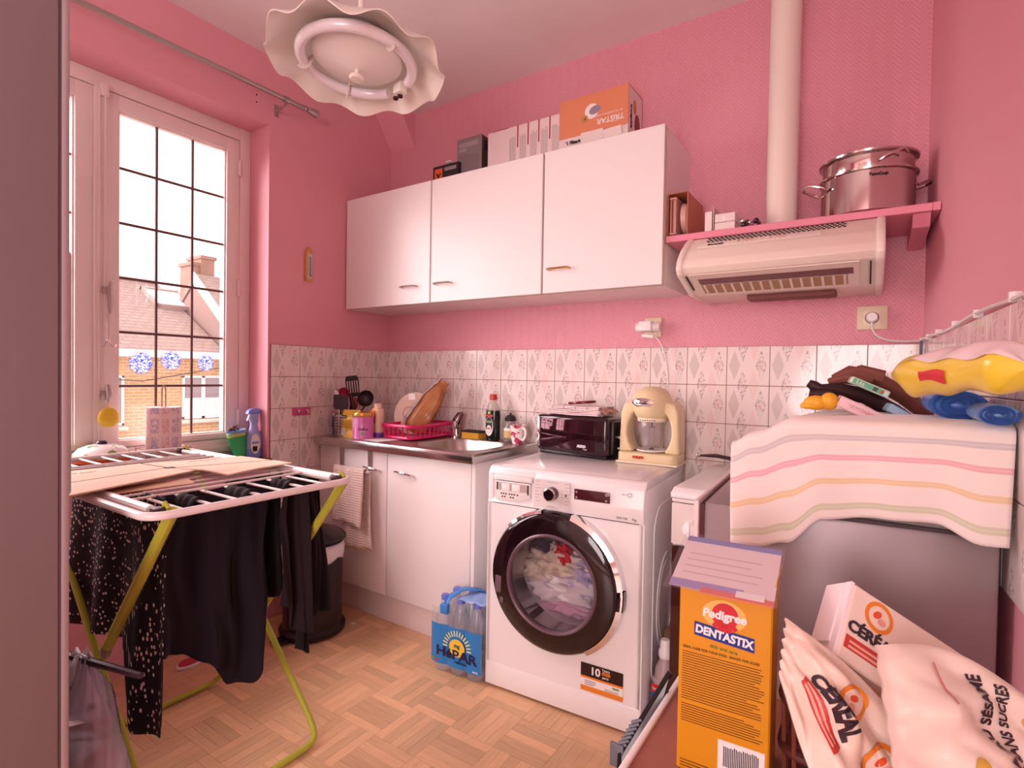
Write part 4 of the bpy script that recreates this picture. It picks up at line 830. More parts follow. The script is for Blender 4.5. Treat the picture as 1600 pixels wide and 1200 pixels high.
# shell with a round opening behind the door
b = B(); bm = b.bm; N = 48
ring = [(dc+.2*math.cos(2*PI*i/N), dz+.2*math.sin(2*PI*i/N)) for i in range(N)]
def edgept(a):
    c, s_ = math.cos(a), math.sin(a); k = min(((WW-dc) if c > 0 else dc)/max(abs(c), 1e-6), ((.69-dz) if s_ > 0 else (dz-.012))/max(abs(s_), 1e-6)); return (dc+c*k, dz+s_*k)
angs = sorted(set([2*PI*i/N for i in range(N)]+[math.atan2(z-dz, x-dc) % (2*PI) for x in (0, WW) for z in (.012, .69)]))
iv = [bm.verts.new((dc+.2*math.cos(a), 0, dz+.2*math.sin(a))) for a in angs]; ev = [bm.verts.new((edgept(a)[0], 0, edgept(a)[1])) for a in angs]
bv = [bm.verts.new((v.co.x, .25, v.co.z)) for v in iv]
for i in range(len(angs)):
    j = (i+1) % len(angs); bm.faces.new((iv[i], iv[j], ev[j], ev[i])); bm.faces.new((iv[i], iv[j], bv[j], bv[i]))
part('front_panel', b, ENAMEL, t, smooth=30)
b = B(); b.box(0, .02, .0, WD, .012, .80, .004); b.box(WW-.02, WW, .0, WD, .012, .80, .004); b.box(0, WW, WD-.02, WD, .012, .80); b.box(0, WW, .02, WD, .012, .03); part('casing', b, ENAMEL, t)
b = B(); b.prism([(.004, .803), (.016, .822), (.03, .826), (WD-.004, .826), (WD, .82), (WD, .80), (.004, .80)], -.001, WW+.001, 'x', .003); part('top_board', b, ENAMEL, t)
b = B(); b.box(.03, WW-.03, .045, WD-.03, .8255, .827, .0008); part('top_inlay', b, mat('wm_top', '#efe9ea', .15), t)
b = B(); b.prism([(-.006, .693), (-.008, .74), (.0, .80), (.01, .815), (.03, .815), (.03, .693)], .192, WW-.001, 'x', .003); pn = part('control_panel', b, ENAMEL, t, smooth=50)
b = B(); b.prism([(-.004, .693), (.0, .70), (.012, .72), (.012, .79), (.0, .80), (.008, .815), (.03, .815), (.03, .693)], .001, .192, 'x', .002); part('drawer_housing', b, ENAMEL, t, smooth=30)
b = B(); b.box(.026, .186, -.006, .014, .778, .797, .003); part('drawer_grip', b, ENAMEL, t)
b = B(); b.prism([(.035, .705), (.125, .705), (.178, .722), (.178, .775), (.035, .775)], -.004, .012, 'y', .002); dw = part('detergent_drawer', b, mat('wm_drawer', '#efe9e8', .4), t, smooth=30)
b = B(); b.box(.046, .168, -.0055, -.003, .742, .77); part('drawer_recess_shade', b, mat('drawer_shadow', '#b9a8a6', .6), dw, smooth=0)  # flat plate coloured as the shade inside the drawer recess
for x in (.062, .105): b = B(); b.box(x, x+.034, -.007, -.004, .742, .768, .001); part('drawer_fin', b, WHITEP, dw)
b = B()
for i, (x, z) in enumerate([(.06, .73), (.07, .73), (.08, .73), (.095, .73), (.105, .73), (.115, .73), (.128, .73), (.065, .719), (.075, .719), (.1, .719), (.11, .719)]): b.lathe([(0, 0), (.0028, 0), (.0028, .002), (0, .002)], 10, Matrix.Translation((x, -.0038, z)) @ Matrix.Rotation(PI/2, 4, 'X'))
b.box(.04, .0445, -.0062, -.004, .742, .77); b.box(.169, .1735, -.0062, -.004, .735, .77); part('drawer_holes', b, DARK, dw, smooth=0)
MW = frame((0, -.0082, 0), (1, 0, 0), (0, 0, 1))
plate('dial_panel', mat('wm_dial_panel', '#e3dad8', .4), pn, MW, .196, .335, .70, .80, .0008)
b = B(); b.lathe([(0, .03), (.019, .03), (.022, .027), (.0235, 0), (0, 0)], 32, Matrix.Translation((.27, -.0085, .755)) @ Matrix.Rotation(PI/2, 4, 'X')); kb = part('programme_knob', b, BLACKG, pn)
b = B(); b.lathe([(.019, .0315), (.0225, .029), (.0225, .026), (.019, .0285)], 32, Matrix.Translation((.27, -.0085, .755)) @ Matrix.Rotation(PI/2, 4, 'X'), close=True); part('knob_ring', b, CHROME, kb)
b = B()
for i in range(7):
    for s_ in (-1, 1):
        x = .27+s_*.045; z = .722+i*.0115
        if s_ < 0: b.box(x-.022, x-.002-.006*(i % 2), z, z+.0014, 0, .001)
        else: b.box(x+.002, x+.016+.005*(i % 2), z, z+.0014, 0, .001)
        if i in (2, 3, 4): b.box(min(x, x-s_*.016), max(x, x-s_*.016), z, z+.0006, 0, .001)
b.box(.25, .29, .792, .7934, 0, .001); b.box(.245, .295, .705, .7064, 0, .001); b.box(.25, .28, .7085, .71, 0, .001)
bmesh.ops.transform(b.bm, matrix=MW, verts=b.bm.verts); part('programme_text', b, GREYINK, pn, smooth=0)
poly('start_mark', INK, pn, MW, [(.318, .748), (.326, .753), (.318, .758)], .0012)
plate('display', mat('wm_display', '#4a1e26', .1), pn, MW, .352, .478, .747, .782, .0016, .0005)
for (x, z) in ((.36, .754), (.36, .772), (.466, .754), (.466, .772)): disc('touch_key', mat('wm_key', '#a88488', .4), pn, MW, x, z, .004, h=.002)
text('7kg', .01, GREYINK, pn, MW, .56, .706, ext=.001); text('BTW 7120', .008, GREYINK, pn, MW, .52, .706, ext=.001); disc('rating_mark', GREYINK, pn, MW, .545, .783, .007, h=.001, ring=.8); text('A+++', .007, GREYINK, pn, MW, .527, .783, ext=.001)
b = B(); b.box(.002, WW-.002, -.002, .03, .014, .098, .006); part('kick_panel', b, ENAMEL, t)
M = frame((0, -.0012, 0), (1, 0, 0), (0, 0, 1))
st = plate('warranty_sticker', PAPER, t, M, .385, .533, .105, .198, .0006); plate('sticker_top', mat('sticker_black', '#2a1410', .4), st, M, .385, .533, .155, .198, .0012); plate('sticker_stripe', ORANGE, st, M, .385, .533, .148, .155, .0014); plate('sticker_stripe', ORANGE, st, M, .385, .533, .105, .122, .0014)
text('10', .036, PAPER, st, M, .437, .176, ext=.002, bold=.001); text('Years', .012, PAPER, st, M, .474, .19, ext=.002); text('FREE', .014, ORANGE, st, M, .475, .178, ext=.002, bold=.0006); text('parts', .011, PAPER, st, M, .473, .166, ext=.002); lines(st, frame((0, -.002, 0), (1, 0, 0), (0, 0, 1)), .40, .44, .126, .145, 3, GREYINK, .4, 1); lines(st, frame((0, -.002, 0), (1, 0, 0), (0, 0, 1)), .47, .52, .124, .132, 2, GREYINK, .4, 2); plate('sticker_flag', mat('flag_green', '#88a858', .5), st, M, .497, .52, .136, .143, .0014)
# pressed panel on the right side
b = B()
def emb(pts, r): b.tube([(WW+.0005, y, z) for y, z in pts], r, 6, closed=True)
emb(rrect(.11, WD-.03, .10, .72, .09, 8), .0035); emb([(.28+.12*math.cos(a), .36+.17*math.sin(a)) for a in [2*PI*i/36 for i in range(36)]], .004); emb([(.28+.095*math.cos(a), .36+.14*math.sin(a)) for a in [2*PI*i/36 for i in range(36)]], .003); part('pressed_side', b, ENAMEL, t, smooth=80)
for x in (.05, WW-.05):
    for y in (.06, WD-.06): b = B(); b.cyl(x, y, 0, .014, .022, 14); part('foot', b, BLACK, t)
# porthole
MD = Matrix.Translation((dc, 0, dz)) @ Matrix.Rotation(PI/2, 4, 'X')
b = B(); b.lathe([(.244, .0), (.2445, .022), (.236, .034), (.224, .038), (.19, .046), (.172, .046), (.166, .038), (.166, .012), (.2, .0)], 72, MD, close=True); dd = part('door', b, BLACKG, t, smooth=50)
b = B()
def arcband(a0, a1, r0, r1, z, n=22):
    for i in range(n):
        a, c = math.radians(a0+(a1-a0)*i/n), math.radians(a0+(a1-a0)*(i+1)/n); k = min(1, .15+1.7*math.sin(PI*(i+.5)/n)); k2 = k
        V = [MD @ Vector((r*math.cos(x), r*math.sin(x), zz)) for x in (a, c) for (r, zz) in ((r0, z), (r0+(r1-r0), z-.004), (r1+.001, 0.001))]
        b._add(V, [(0, 3, 4, 1), (1, 4, 5, 2)])
arcband(-58, 74, .236, .2525, .036); part('chrome_trim', b, CHROME, dd, smooth=60)
b = B(); arcband(100, 135, .238, .2485, .036); part('chrome_trim', b, CHROME, dd, smooth=60)
b = B(); b.lathe([(.236, .037), (.2565, .03), (.2565, .01), (.244, .01)], 72, MD, close=True)
for v in [v for v in b.bm.verts if not (-14 < math.degrees(math.atan2(v.co.z-dz, v.co.x-dc)) < 8)]: b.bm.verts.remove(v)
part('door_grip', b, BLACKG, dd)
b = B(); b.lathe([(.166, .04), (.158, .03), (.14, .0), (.125, -.05), (.1, -.09), (.0, -.105)], 56, MD); part('glass_bowl', b, glassmat('porthole_glass', '#c9b6bc', .04, .1, .25, .015), dd, smooth=80)
b = B(); b.lathe([(.171, .046), (.166, .05), (.16, .046), (.158, .036), (.166, .036)], 64, MD, close=True); part('glass_rim', b, mat('glass_rim', '#6e5560', .3, .1), dd)
b = B(); b.lathe([(.2, 0), (.2, -.12), (.235, -.13), (.24, -.40), (0, -.42)], 48, MD); part('drum', b, mat('drum_steel', '#4a3640', .5, .3), t, smooth=50)
b = B(); b.box(.285-.245+.025, .285-.245+.05, -.047, -.03, dz-.07, dz-.01, .003); b.box(.085, .10, -.047, -.03, dz-.105, dz-.085, .003); part('door_hinge', b, mat('hinge_grey', '#6e5a60', .3), dd)
# laundry in the drum
def heap(name, label, c, r, m, seed, sc=(1, 1, 1)):
    rr = random.Random(seed); ph = [rr.uniform(0, 6) for _ in range(8)]
    def fn(u, v):
        a, p = 2*PI*u, PI*(v-.5); d = Vector((math.cos(p)*math.cos(a), math.cos(p)*math.sin(a), math.sin(p)))
        k = r*(1+.16*math.sin(7*d.x+5*d.z+ph[0])+.13*math.sin(11*d.z+6*d.y+ph[1])+.1*math.sin(15*d.x-9*d.y+ph[2])+.06*math.sin(27*d.y+20*d.z+ph[3]))
        return (c[0]-.05+d.x*k*sc[0], c[1]-.02+d.y*k*sc[1], c[2]-.04+d.z*k*sc[2])
    b = B(); b.grid(48, 30, fn, wrap=True); o = part(name, b, m, None, smooth=80); o.location = wm.location; o.rotation_euler = wm.rotation_euler; return tag(o, label, 'laundry', 'laundry inside the washing machine')
CW = mat('laundry_white', '#e9dfe2', .9); 
heap('garment', 'white crumpled shirt lying across the middle of the drum', (.30, .19, .415), 0.109, CW, 1, (1.35, .7, .6)); heap('garment', 'pale lilac garment among the whites in the drum', (.375, .19, .45), 0.079, mat('laundry_lilac', '#c9bfe4', .9), 2, (.9, .7, .9)); heap('garment', 'cream spotted garment in the drum beside the red cloth', (.235, .19, .475), 0.090, mat('laundry_spot', '#ecd6c4', .9, var=.5, vscale=30), 3, (1.1, .7, .8)); heap('garment', 'red bow-shaped cloth on top of the laundry', (.293, .17, .525), 0.038, mat('laundry_red', '#cf2238', .8), 4, (.9, .7, 1.2)); heap('garment', 'pink garment at the bottom of the drum', (.32, .19, .35), 0.077, mat('laundry_pink', '#e0b0c4', .9), 5, (1.5, .7, .6)); heap('garment', 'white lacy garment below the red cloth', (.33, .21, .49), 0.083, mat('laundry_lace', '#efe2d6', .9, var=.2, vscale=40), 6, (1.2, .7, .7))
heap('garment', 'dark blue garment at the back of the drum', (.21, .25, .55), 0.096, mat('laundry_navy', '#3a3048', .9), 7, (1, .8, 1))

# ------------------------------------------------------------------ toaster and cloths
ZW = .8275
t = thing('toaster', 'dark brown long-slot toaster on the washing machine', 'toaster', (1.305, -.155, ZW), -.10)
TB = mat('toaster_brown', '#2a1216', .12, coat=.5)
b = B(); b.box(-.175, .175, -.062, .075, .012, .17, .018, 3); part('body', b, TB, t)
b = B(); b.box(-.15, .118, -.0655, -.06, .028, .155, .004); part('front_plate', b, mat('toaster_mirror', '#3a1a22', .05, .6, bump=.08, bscale=9), t)
b = B(); b.box(-.168, -.152, -.066, -.055, .03, .157, .003); part('side_bar', b, CHROME, t)
b = B(); b.box(-.165, .165, -.05, .065, 0, .014, .004); part('base', b, BLACK, t)
b = B()
for y in (-.03, .02): b.box(-.14, .14, y, y+.03, .168, .1705)
part('slots', b, DARK, t, smooth=0)
b = B(); b.box(.17, .19, -.04, .06, .02, .155, .008); sd_ = part('end_panel', b, BLACK, t); b = B(); b.box(.186, .205, -.008, .022, .085, .097, .003); part('lever', b, CHROME, sd_)
b = B(); b.lathe([(0, 0), (.011, 0), (.01, .012), (0, .013)], 16, Matrix.Translation((.189, .01, .045)) @ Matrix.Rotation(PI/2, 4, 'Y')); part('dial', b, CHROME, sd_)
M = frame((0, -.066, 0), (1, 0, 0), (0, 0, 1)); text('ADDO', .014, PAPER, t, M, .058, .047, ext=.0006, bold=.0008); text('Tosti', .009, PAPER, t, M, .075, .036, ext=.0006)
CH = mat('checked_cloth', '#f0dedd', .9); q = NT(CH); v, xyz = q.objxyz(); k = q.math('MAXIMUM', q.math('GREATER_THAN', q.math('SINE', q.math('MULTIPLY', xyz[0], 2*PI/.055)), .965), q.math('GREATER_THAN', q.math('SINE', q.math('MULTIPLY', xyz[1], 2*PI/.05)), .96)); q.link(q.mix(q.math('MULTIPLY', k, .7), lin('#f2e0df'), lin('#8a6a6c')), q.b.inputs['Base Color'])
CD = mat('dotted_cloth', '#f0d8d8', .9, var=.25, vscale=120)
for i, (m, w, l) in enumerate(((CD, .125, 'bottom folded dotted cloth on the toaster'), (CD, .128, 'second folded dotted cloth on the toaster'), (CH, .122, 'topmost folded checked cloth on the toaster'))):
    t = thing('folded_cloth', l, 'cloth', (1.31, -.15, ZW+.1708+.0125*i), -.10+.03*i, 'folded cloths on the toaster')
    for k in range(2):
        def fn(u, v, k=k): return ((u-.5)*2*(w+.003*math.sin(7*v+i)), (v-.5)*.135, .0062*k+.0045+.001*math.sin(9*u+5*v+i*2)+(.0015*math.sin(20*v) if u > .9 else 0))
        b = B(); b.grid(24, 12, fn); part('fold', b, m, t, smooth=80, solid=.0045)
    if i == 2:
        b = B(); b.grid(10, 8, lambda u, v: (w-.008+.035*u, (v-.5)*.12, .004-.012*u+.006*math.sin(12*v+4*u))); part('corner', b, mat('tan_cloth', '#c9a08a', .9, var=.3, vscale=60), t, smooth=80, solid=.003)
t = thing('hair_band', 'dark red hair band lying on the folded cloths', 'hair band', (1.325, -.16, ZW+.214), -.1)
b = B(); b.tube([(.058*math.cos(a), .045*math.sin(a), .004+.006*(1+math.cos(a))) for a in [math.radians(215+x*10) for x in range(0, 30)]], .0035, 8, flat=1.6); part('band', b, mat('dark_red_band', '#6e1820', .2), t)
b = B(); b.ball((.058*math.cos(math.radians(215)), .045*math.sin(math.radians(215)), .006), .006, 10); b.ball((.058*math.cos(math.radians(505)), .045*math.sin(math.radians(505)), .006), .005, 10); part('tips', b, MATS['dark_red_band'], t)

# ------------------------------------------------------------------ cream blender stand
t = thing('smoothie_maker', 'cream smoothie maker with round head and clear beaker', 'blender', (1.625, -.15, ZW), .04)
b = B(); b.prism(rrect(-.118, .118, -.075, .07, .03), .006, .042, 'z', .006); part('base', b, CREAM, t, smooth=50)
b = B(); b.box(-.12, .12, -.077, .072, .0, .008, .003); part('base_trim', b, mat('cream_light', '#efe2c8', .35), t)
for s_ in (-1, 1):
    out = [(-.118, .04), (-.116, .12), (-.112, .2), (-.1, .232), (-.06, .244), (-.04, .24)]; inn = [(-.045, .205), (-.07, .19), (-.085, .15), (-.088, .11), (-.078, .075), (-.06, .045)]
    b = B(); b.prism([(s_*x, z) for x, z in out+inn], -.045, .055, 'y', .008); part('arm', b, CREAM, t, smooth=60)
b = B(); b.lathe([(0, .30), (.03, .297), (.055, .285), (.072, .262), (.078, .235), (.074, .205), (.064, .182), (.055, .176), (0, .176)], 40, Matrix.Translation((0, 0, 0))); hd = part('head', b, CREAM, t)
b = B(); b.lathe([(.057, .178), (.057, .164), (.052, .162), (0, .162)], 36); part('head_collar', b, mat('cream_light', '#efe2c8', .35), hd)
b = B(); b.lathe([(0, .008), (.6, .006), (1, 0)], 32, Matrix.Translation((-.018, -.0715, .237)) @ Matrix.Rotation(-.2, 4, 'Z') @ Matrix.Rotation(PI/2+.05, 4, 'X') @ Matrix.Diagonal((.045, .018, 1, 1))); part('chrome_badge', b, CHROME, hd)
b = B()
for i in range(7): b.box(-.03+i*.009, -.026+i*.009, -.0575, -.056, .167, .171)
part('scale_marks', b, INK, hd, smooth=0)
b = B(); b.lathe([(.048, .162), (.045, .12), (.04, .07), (.034, .062), (0, .062), (0, .065), (.032, .066), (.038, .072), (.043, .12), (.046, .162)], 14); part('beaker', b, glassmat('beaker_plastic', '#e0d4d6', .14, .05, .2), t, smooth=20)
b = B(); b.tube([(0, 0, .162), (0, 0, .14)], .004, 8); b.box(-.012, .012, -.002, .002, .136, .142); part('blade', b, INK, t)
b = B(); b.lathe([(0, .046), (.055, .046), (.06, .05), (.058, .053), (.05, .05), (0, .049)], 36); pl_ = part('drip_plate', b, WHITEP, t); b = B(); b.tube([(-.008, 0, .052), (0, 0, .058), (.008, 0, .052)], .0025, 6); part('coupling', b, BLACK, pl_)
text('PHILIPS', .013, RED, t, frame((0, -.0765, 0), (1, 0, 0), (0, 0, 1)), -.03, .026, ext=.002, bold=.0006)

# ------------------------------------------------------------------ cooker
t = thing('gas_cooker', 'white freestanding cooker with closed lid beside the washing machine', 'cooker', (2.09, -.32, 0))
CKX0, CKX1, CKY, CKZ = 1.845, 2.345, -.60, .828
b = B(); b.box(CKX0, CKX1, CKY+.02, -.03, .02, .786, .004); part('body', b, ENAMEL, t, True)
b = B(); b.prism([(CKY, .80), (CKY-.002, .815), (CKY+.03, CKZ), (-.03, CKZ), (-.03, .80)], CKX0-.004, CKX1+.004, 'x', .004); part('lid', b, ENAMEL, t, True, smooth=50)
b = B(); b.box(CKX0-.001, CKX1, CKY+.006, -.03, .787, .799, .003); part('hob_rim', b, mat('cooker_rim', '#e8dfdc', .3), t, True)
b = B(); b.box(CKX0, CKX1, CKY, CKY+.02, .66, .785, .004); cp = part('control_panel', b, mat('cooker_panel', '#ddd0cb', .35), t, True)
for i in range(5):
    x = 1.905+i*.085; b = B(); b.lathe([(0, .026), (.018, .026), (.021, .022), (.023, 0), (0, 0)], 24, Matrix.Translation((x, CKY, .716)) @ Matrix.Rotation(PI/2, 4, 'X')); b.box(x-.004, x+.004, CKY-.034, CKY-.022, .697, .735, .003); part('knob', b, WHITEP, cp, True)
b = B(); b.box(CKX0+.003, CKX1-.003, CKY-.002, CKY+.02, .20, .655, .004); od = part('oven_door', b, mat('oven_glass', '#3c1c1a', .08, coat=.4), t, True)
b = B(); b.box(CKX0, CKX1, CKY, CKY+.02, .05, .19, .004); part('drawer', b, ENAMEL, t, True)
b = B(); b.tube([(CKX0+.05, CKY, .622), (CKX0+.05, CKY-.03, .615), (CKX0+.06, CKY-.042, .61), (CKX1-.06, CKY-.042, .61), (CKX1-.05, CKY-.03, .615), (CKX1-.05, CKY, .622)], .013, 10, flat=1.5); part('handle', b, WHITEP, od, True)
for x in (CKX0+.04, CKX1-.04):
    for y in (CKY+.06, -.08): b = B(); b.cyl(x, y, 0, .024, .018, 12); part('foot', b, BLACK, t, True)
t = thing('frying_pan', 'dark frying pan with black handle on the cooker lid', 'pan', (2.08, -.22, CKZ))
b = B(); b.lathe([(0, 0), (.095, 0), (.112, .006), (.128, .042), (.131, .044), (.124, .042), (.108, .01), (0, .006)], 40); part('bowl', b, mat('pan_steel', '#3a2a2a', .35, .5), t)
b = B(); b.tube([(-.122, .0, .04), (-.15, .01, .052), (-.2, .02, .056), (-.262, .03, .05)], [.008, .011, .012, .006], 10, flat=.6); part('handle', b, mat('pan_handle', '#2e1216', .3), t)
b = B(); b.box(-.27, -.252, .024, .04, .044, .056, .004); part('handle_cap', b, STEEL, t)

# ------------------------------------------------------------------ small fridge with covered box on top
GF = mat('grey_metal_skin', '#97878a', .38, .35, bump=.04, bscale=130)
FX0, FX1, FY0, FY1, FZ = 2.06, 2.503, -1.13, -.685, .92
t = thing('small_fridge', 'grey undercounter fridge seen from its side, half covered by a tea towel', 'fridge', (2.29, -.89, 0))
b = B(); b.box(FX0, FX1, FY0, FY1, .02, FZ, .008); part('body', b, GF, t, True)
b = B(); b.box(FX0-.008, FX0, FY0+.006, FY1-.006, .05, FZ-.006); part('door_seal', b, mat('dark_red_seal', '#5a2630', .6), t, True, smooth=0)
b = B(); b.box(FX0-.0185, FX0-.008, FY0-.004, FY1+.004, .04, FZ+.002, .003); part('door', b, mat('fridge_door_white', '#e6d4d2', .3), t, True)
b = B(); b.box(FX0+.05, FX0+.056, FY0-.0025, FY0, .03, FZ-.004, .0008); part('corner_strip', b, mat('grey_strip', '#c0b0b2', .25, .5), t, True)
for x in (FX0+.05, FX1-.05):
    for y in (FY0+.05, FY1-.05): b = B(); b.cyl(x, y, 0, .024, .018, 12); part('foot', b, BLACK, t, True)
t.rotation_euler = (0, 0, .045)
BX0, BY0, BY1, BZ = 2.135, -1.115, -.83, 1.083
t = thing('storage_box', 'low box under the striped tea towel on the small fridge', 'box', (2.32, -.90, FZ)); b = B(); b.box(BX0+.11, 2.49, BY0+.01, BY1, FZ, BZ, .006); part('box', b, mat('storage_grey', '#a89a98', .5), t, True); b = B(); b.box(BX0+.106, 2.493, BY0+.006, BY1+.002, BZ, BZ+.006, .002); part('lid', b, mat('storage_lid', '#8a7a78', .5), t, True)
def stripes():
    m = mat('striped_tea_towel', '#f3e6e0', .95, sheen=.2); q = NT(m); tc = q.n.new('ShaderNodeUVMap'); tc.uv_map = 'uv'; x = q.n.new('ShaderNodeSeparateXYZ'); q.link(tc.outputs[0], x.inputs[0]); vv = x.outputs[1]; col = lin('#f3e6e0')
    for (c, w, hx_, a) in ((.555, .019, '#b9b4bc', .6), (.42, .018, '#e58ba2', .6), (.26, .019, '#e8c27a', .65), (.085, .022, '#bfc49a', .6)):
        d = q.math('ABSOLUTE', q.math('SUBTRACT', vv, c)); k = q.math('LESS_THAN', d, w); l = q.math('LESS_THAN', q.math('ABSOLUTE', q.math('SUBTRACT', d, w*.05)), w*.12)
        col = q.mix(q.math('MULTIPLY', k, a), col, lin(hx_)); col = q.mix(q.math('MULTIPLY', l, .35), col, lin('#f3e6e0'))
    q.link(col, q.b.inputs['Base Color']); w = q.n.new('ShaderNodeTexWave'); w.inputs['Scale'].default_value = 300; q.bump(w.outputs['Fac'], .08, .001); return m
t = thing('tea_towel', 'white tea towel with pastel stripes draped over the small fridge', 'tea towel', (2.33, -1.0, BZ))
zt_ = BZ+.013
def interp(pts, u):
    for (u0, v0), (u1, v1) in zip(pts, pts[1:]):
        if u <= u1: k = (u-u0)/(u1-u0); return v0+(v1-v0)*k*k*(3-2*k)
    return pts[-1][1]
def drape(u, v):
    # u 0..1 along the front, v 0 hem .. 1 back; bends over the box's front edge
    x = BX0-.014+u*.40; foldz = .006*math.sin(9*u+2*v)+.004*math.sin(21*u+1)
    hem = interp([(0, .852), (.12, .858), (.24, .872), (.38, .922), (.6, .936), (.78, .94), (.92, .918), (1, .918)], u); top = interp([(0, 1.040), (.1, 1.062), (.27, 1.092), (1, 1.096)], u)
    if v < .62: k = v/.62; return (x+.012*(1-k)*(.5-u), FY0-.026-foldz*(1-k)*1.2+.008*k*k, hem+(top-.012-hem)*k)
    if v < .72: a = (v-.62)/.1*PI/2; return (x, FY0-.018+.024*(1-math.cos(a)), top-.012+.012*math.sin(a))
    k = (v-.72)/.28; return (x+.05*k*(1-u)**2, FY0+.006+k*.33, top+.003*math.sin(8*u+5*k)*(u > .25))
b = B(); b.grid(60, 44, drape); me_o = part('cloth', b, stripes(), t, True, smooth=80)
uv = me_o.data.uv_layers.new(name='uv'); 
for lp in me_o.data.loops: i = lp.vertex_index; uv.data[lp.index].uv = ((i//44)/59, (i % 44)/43)
md = me_o.modifiers.new('solid', 'SOLIDIFY'); md.thickness = .0025; md.offset = 1
# things lying on the towel
zt2 = zt_+.004
def glove(name, label, pts, m, r=.022):
    t = thing(name, label, 'glove', pts[0]); b = B(); P = [Vector(p) for p in pts]; b.tube(P, [r*.55]+[r]*(len(P)-2)+[r*.7], 12, flat=.62); part('palm', b, m, t, True)
    return t
BRN, DBR = mat('brown_leather', '#7a4438', .6, bump=.2, bscale=90), mat('dark_brown_leather', '#2e1214', .55, bump=.2, bscale=90)
t = glove('leather_glove', 'brown suede glove on top of the pile by the green packet', [(2.270, -.85, 1.165), (2.30, -.85, 1.178), (2.34, -.84, 1.17), (2.40, -.83, 1.13), (2.44, -.82, 1.09)], BRN, .028)
for i, (dx, dz) in enumerate(((.0, .0), (.012, .012), (.03, .016))): b = B(); b.tube([(2.33+dx, -.86, 1.165+dz*.3), (2.29+dx, -.865, 1.168+dz), (2.262+dx, -.868, 1.158+dz)], [.016, .013, .008], 10); part('finger', b, BRN, t, True)
t = glove('leather_glove', 'dark brown leather glove under the suede one', [(2.25, -.88, 1.145), (2.28, -.88, 1.142), (2.33, -.875, 1.13), (2.38, -.87, 1.10), (2.42, -.86, 1.075)], DBR, .026)
for (a, c, e) in (((2.25, -.885, 1.14), (2.235, -.885, 1.15), (2.225, -.886, 1.156)), ((2.255, -.895, 1.132), (2.24, -.897, 1.132), (2.228, -.898, 1.134)), ((2.26, -.9, 1.122), (2.24, -.902, 1.118), (2.225, -.902, 1.116))): b = B(); b.tube([(2.30, -.88, 1.13), a, c, e], [.016, .013, .012, .008], 10); part('finger', b, DBR, t, True)
def tilted_box(name, label, cat, c, L, W, H, ang, rz, m):
    t = thing(name, label, cat, c); t.rotation_euler = (0, ang, rz); b = B(); b.box(-L/2, L/2, -W/2, W/2, -H/2, H/2, .002, 1); part('box', b, m, t, smooth=0); return t, frame((-L/2, -W/2, -H/2), (1, 0, 0), (0, 0, 1))
t, M = tilted_box('pink_box', 'pale pink small carton lying tilted against the gloves', 'box', (2.322, -.93, 1.103), .088, .10, .022, .46, .1, mat('pale_pink_card', '#ecc8cc', .45)); text('GLYCERINE', .009, mat('pink_ink', '#d88a98', .5), t, M, .042, .011, ext=.0004)
b = B(); b.box(.0441, .0446, -.046, .046, -.009, .009); part('open_end', b, DARK, t, smooth=0)
t, M = tilted_box('green_packet', 'green and white slim packet on top of the gloves', 'packet', (2.335, -.9, 1.150), .072, .06, .014, .44, .1, mat('pale_green_card', '#cfe6d2', .4)); plate('green_label', mat('label_green', '#5fae84', .4), t, M, .004, .062, .002, .012, .0005); text('Léa', .011, PAPER, t, M, .018, .007, ext=.001); plate('picture', mat('label_dark', '#44403c', .5), t, M, .042, .05, .003, .011, .001); plate('picture', RED, t, M, .056, .061, .004, .010, .001)
t, M = tilted_box('blue_packet_slim', 'light blue slim packet end beside the blue rolls', 'packet', (2.40, -.93, 1.092), .08, .05, .016, .55, .15, mat('light_blue_card', '#9cc2dc', .4))
b = B(); b.ball((2.247, -.97, zt2+.016), .018, 16, (1.3, 1, .85)); b.ball((2.27, -.97, zt2+.02), .017, 16, (1, 1, 1.05)); b.ball((2.233, -.975, zt2+.01), .011, 12, (1.4, .8, .7)); tag(part('yellow_toy', b, mat('toy_yellow', '#f0b030', .35), smooth=80), 'small yellow rubber toy at the edge of the tea towel', 'toy')
def roll(label, x, y, r, cols, L):
    t = thing('bag_roll', label, 'roll', (x, y, zt2+r*.75), 0, 'rolls on the tea towel')
    M = Matrix.Rotation(-PI/2, 4, 'X'); b = B(); b.lathe([(0, 0), (.3*r, .004), (.55*r, -.002), (.8*r, .003), (r, 0), (r, L), (0, L)], 32, Matrix.Diagonal((1.25, 1, .75, 1)) @ M); part('roll', b, cols, t)
    b = B(); pts = [(1.25*r*k*math.cos(a), -.003, .75*r*k*math.sin(a)) for k, a in [(.2+.75*i/60, i*.32) for i in range(61)]]; b.tube(pts, .0022, 6); part('layer_edge', b, mat('roll_edge', '#28509a', .4), t)
roll('blue roll of refuse bags next to the slim packets', 2.462, -1.06, .032, mat('roll_blue', '#4a78c8', .35), .16); roll('smaller light blue roll of refuse bags at the tea towel edge by the wall', 2.497, -1.17, .02, mat('roll_light', '#7fa8d8', .35), .16)
t = thing('wipes_pack', 'yellow and clear plastic pack with red label lying on the blue rolls', 'packet', (2.47, -.93, 1.17), 0)
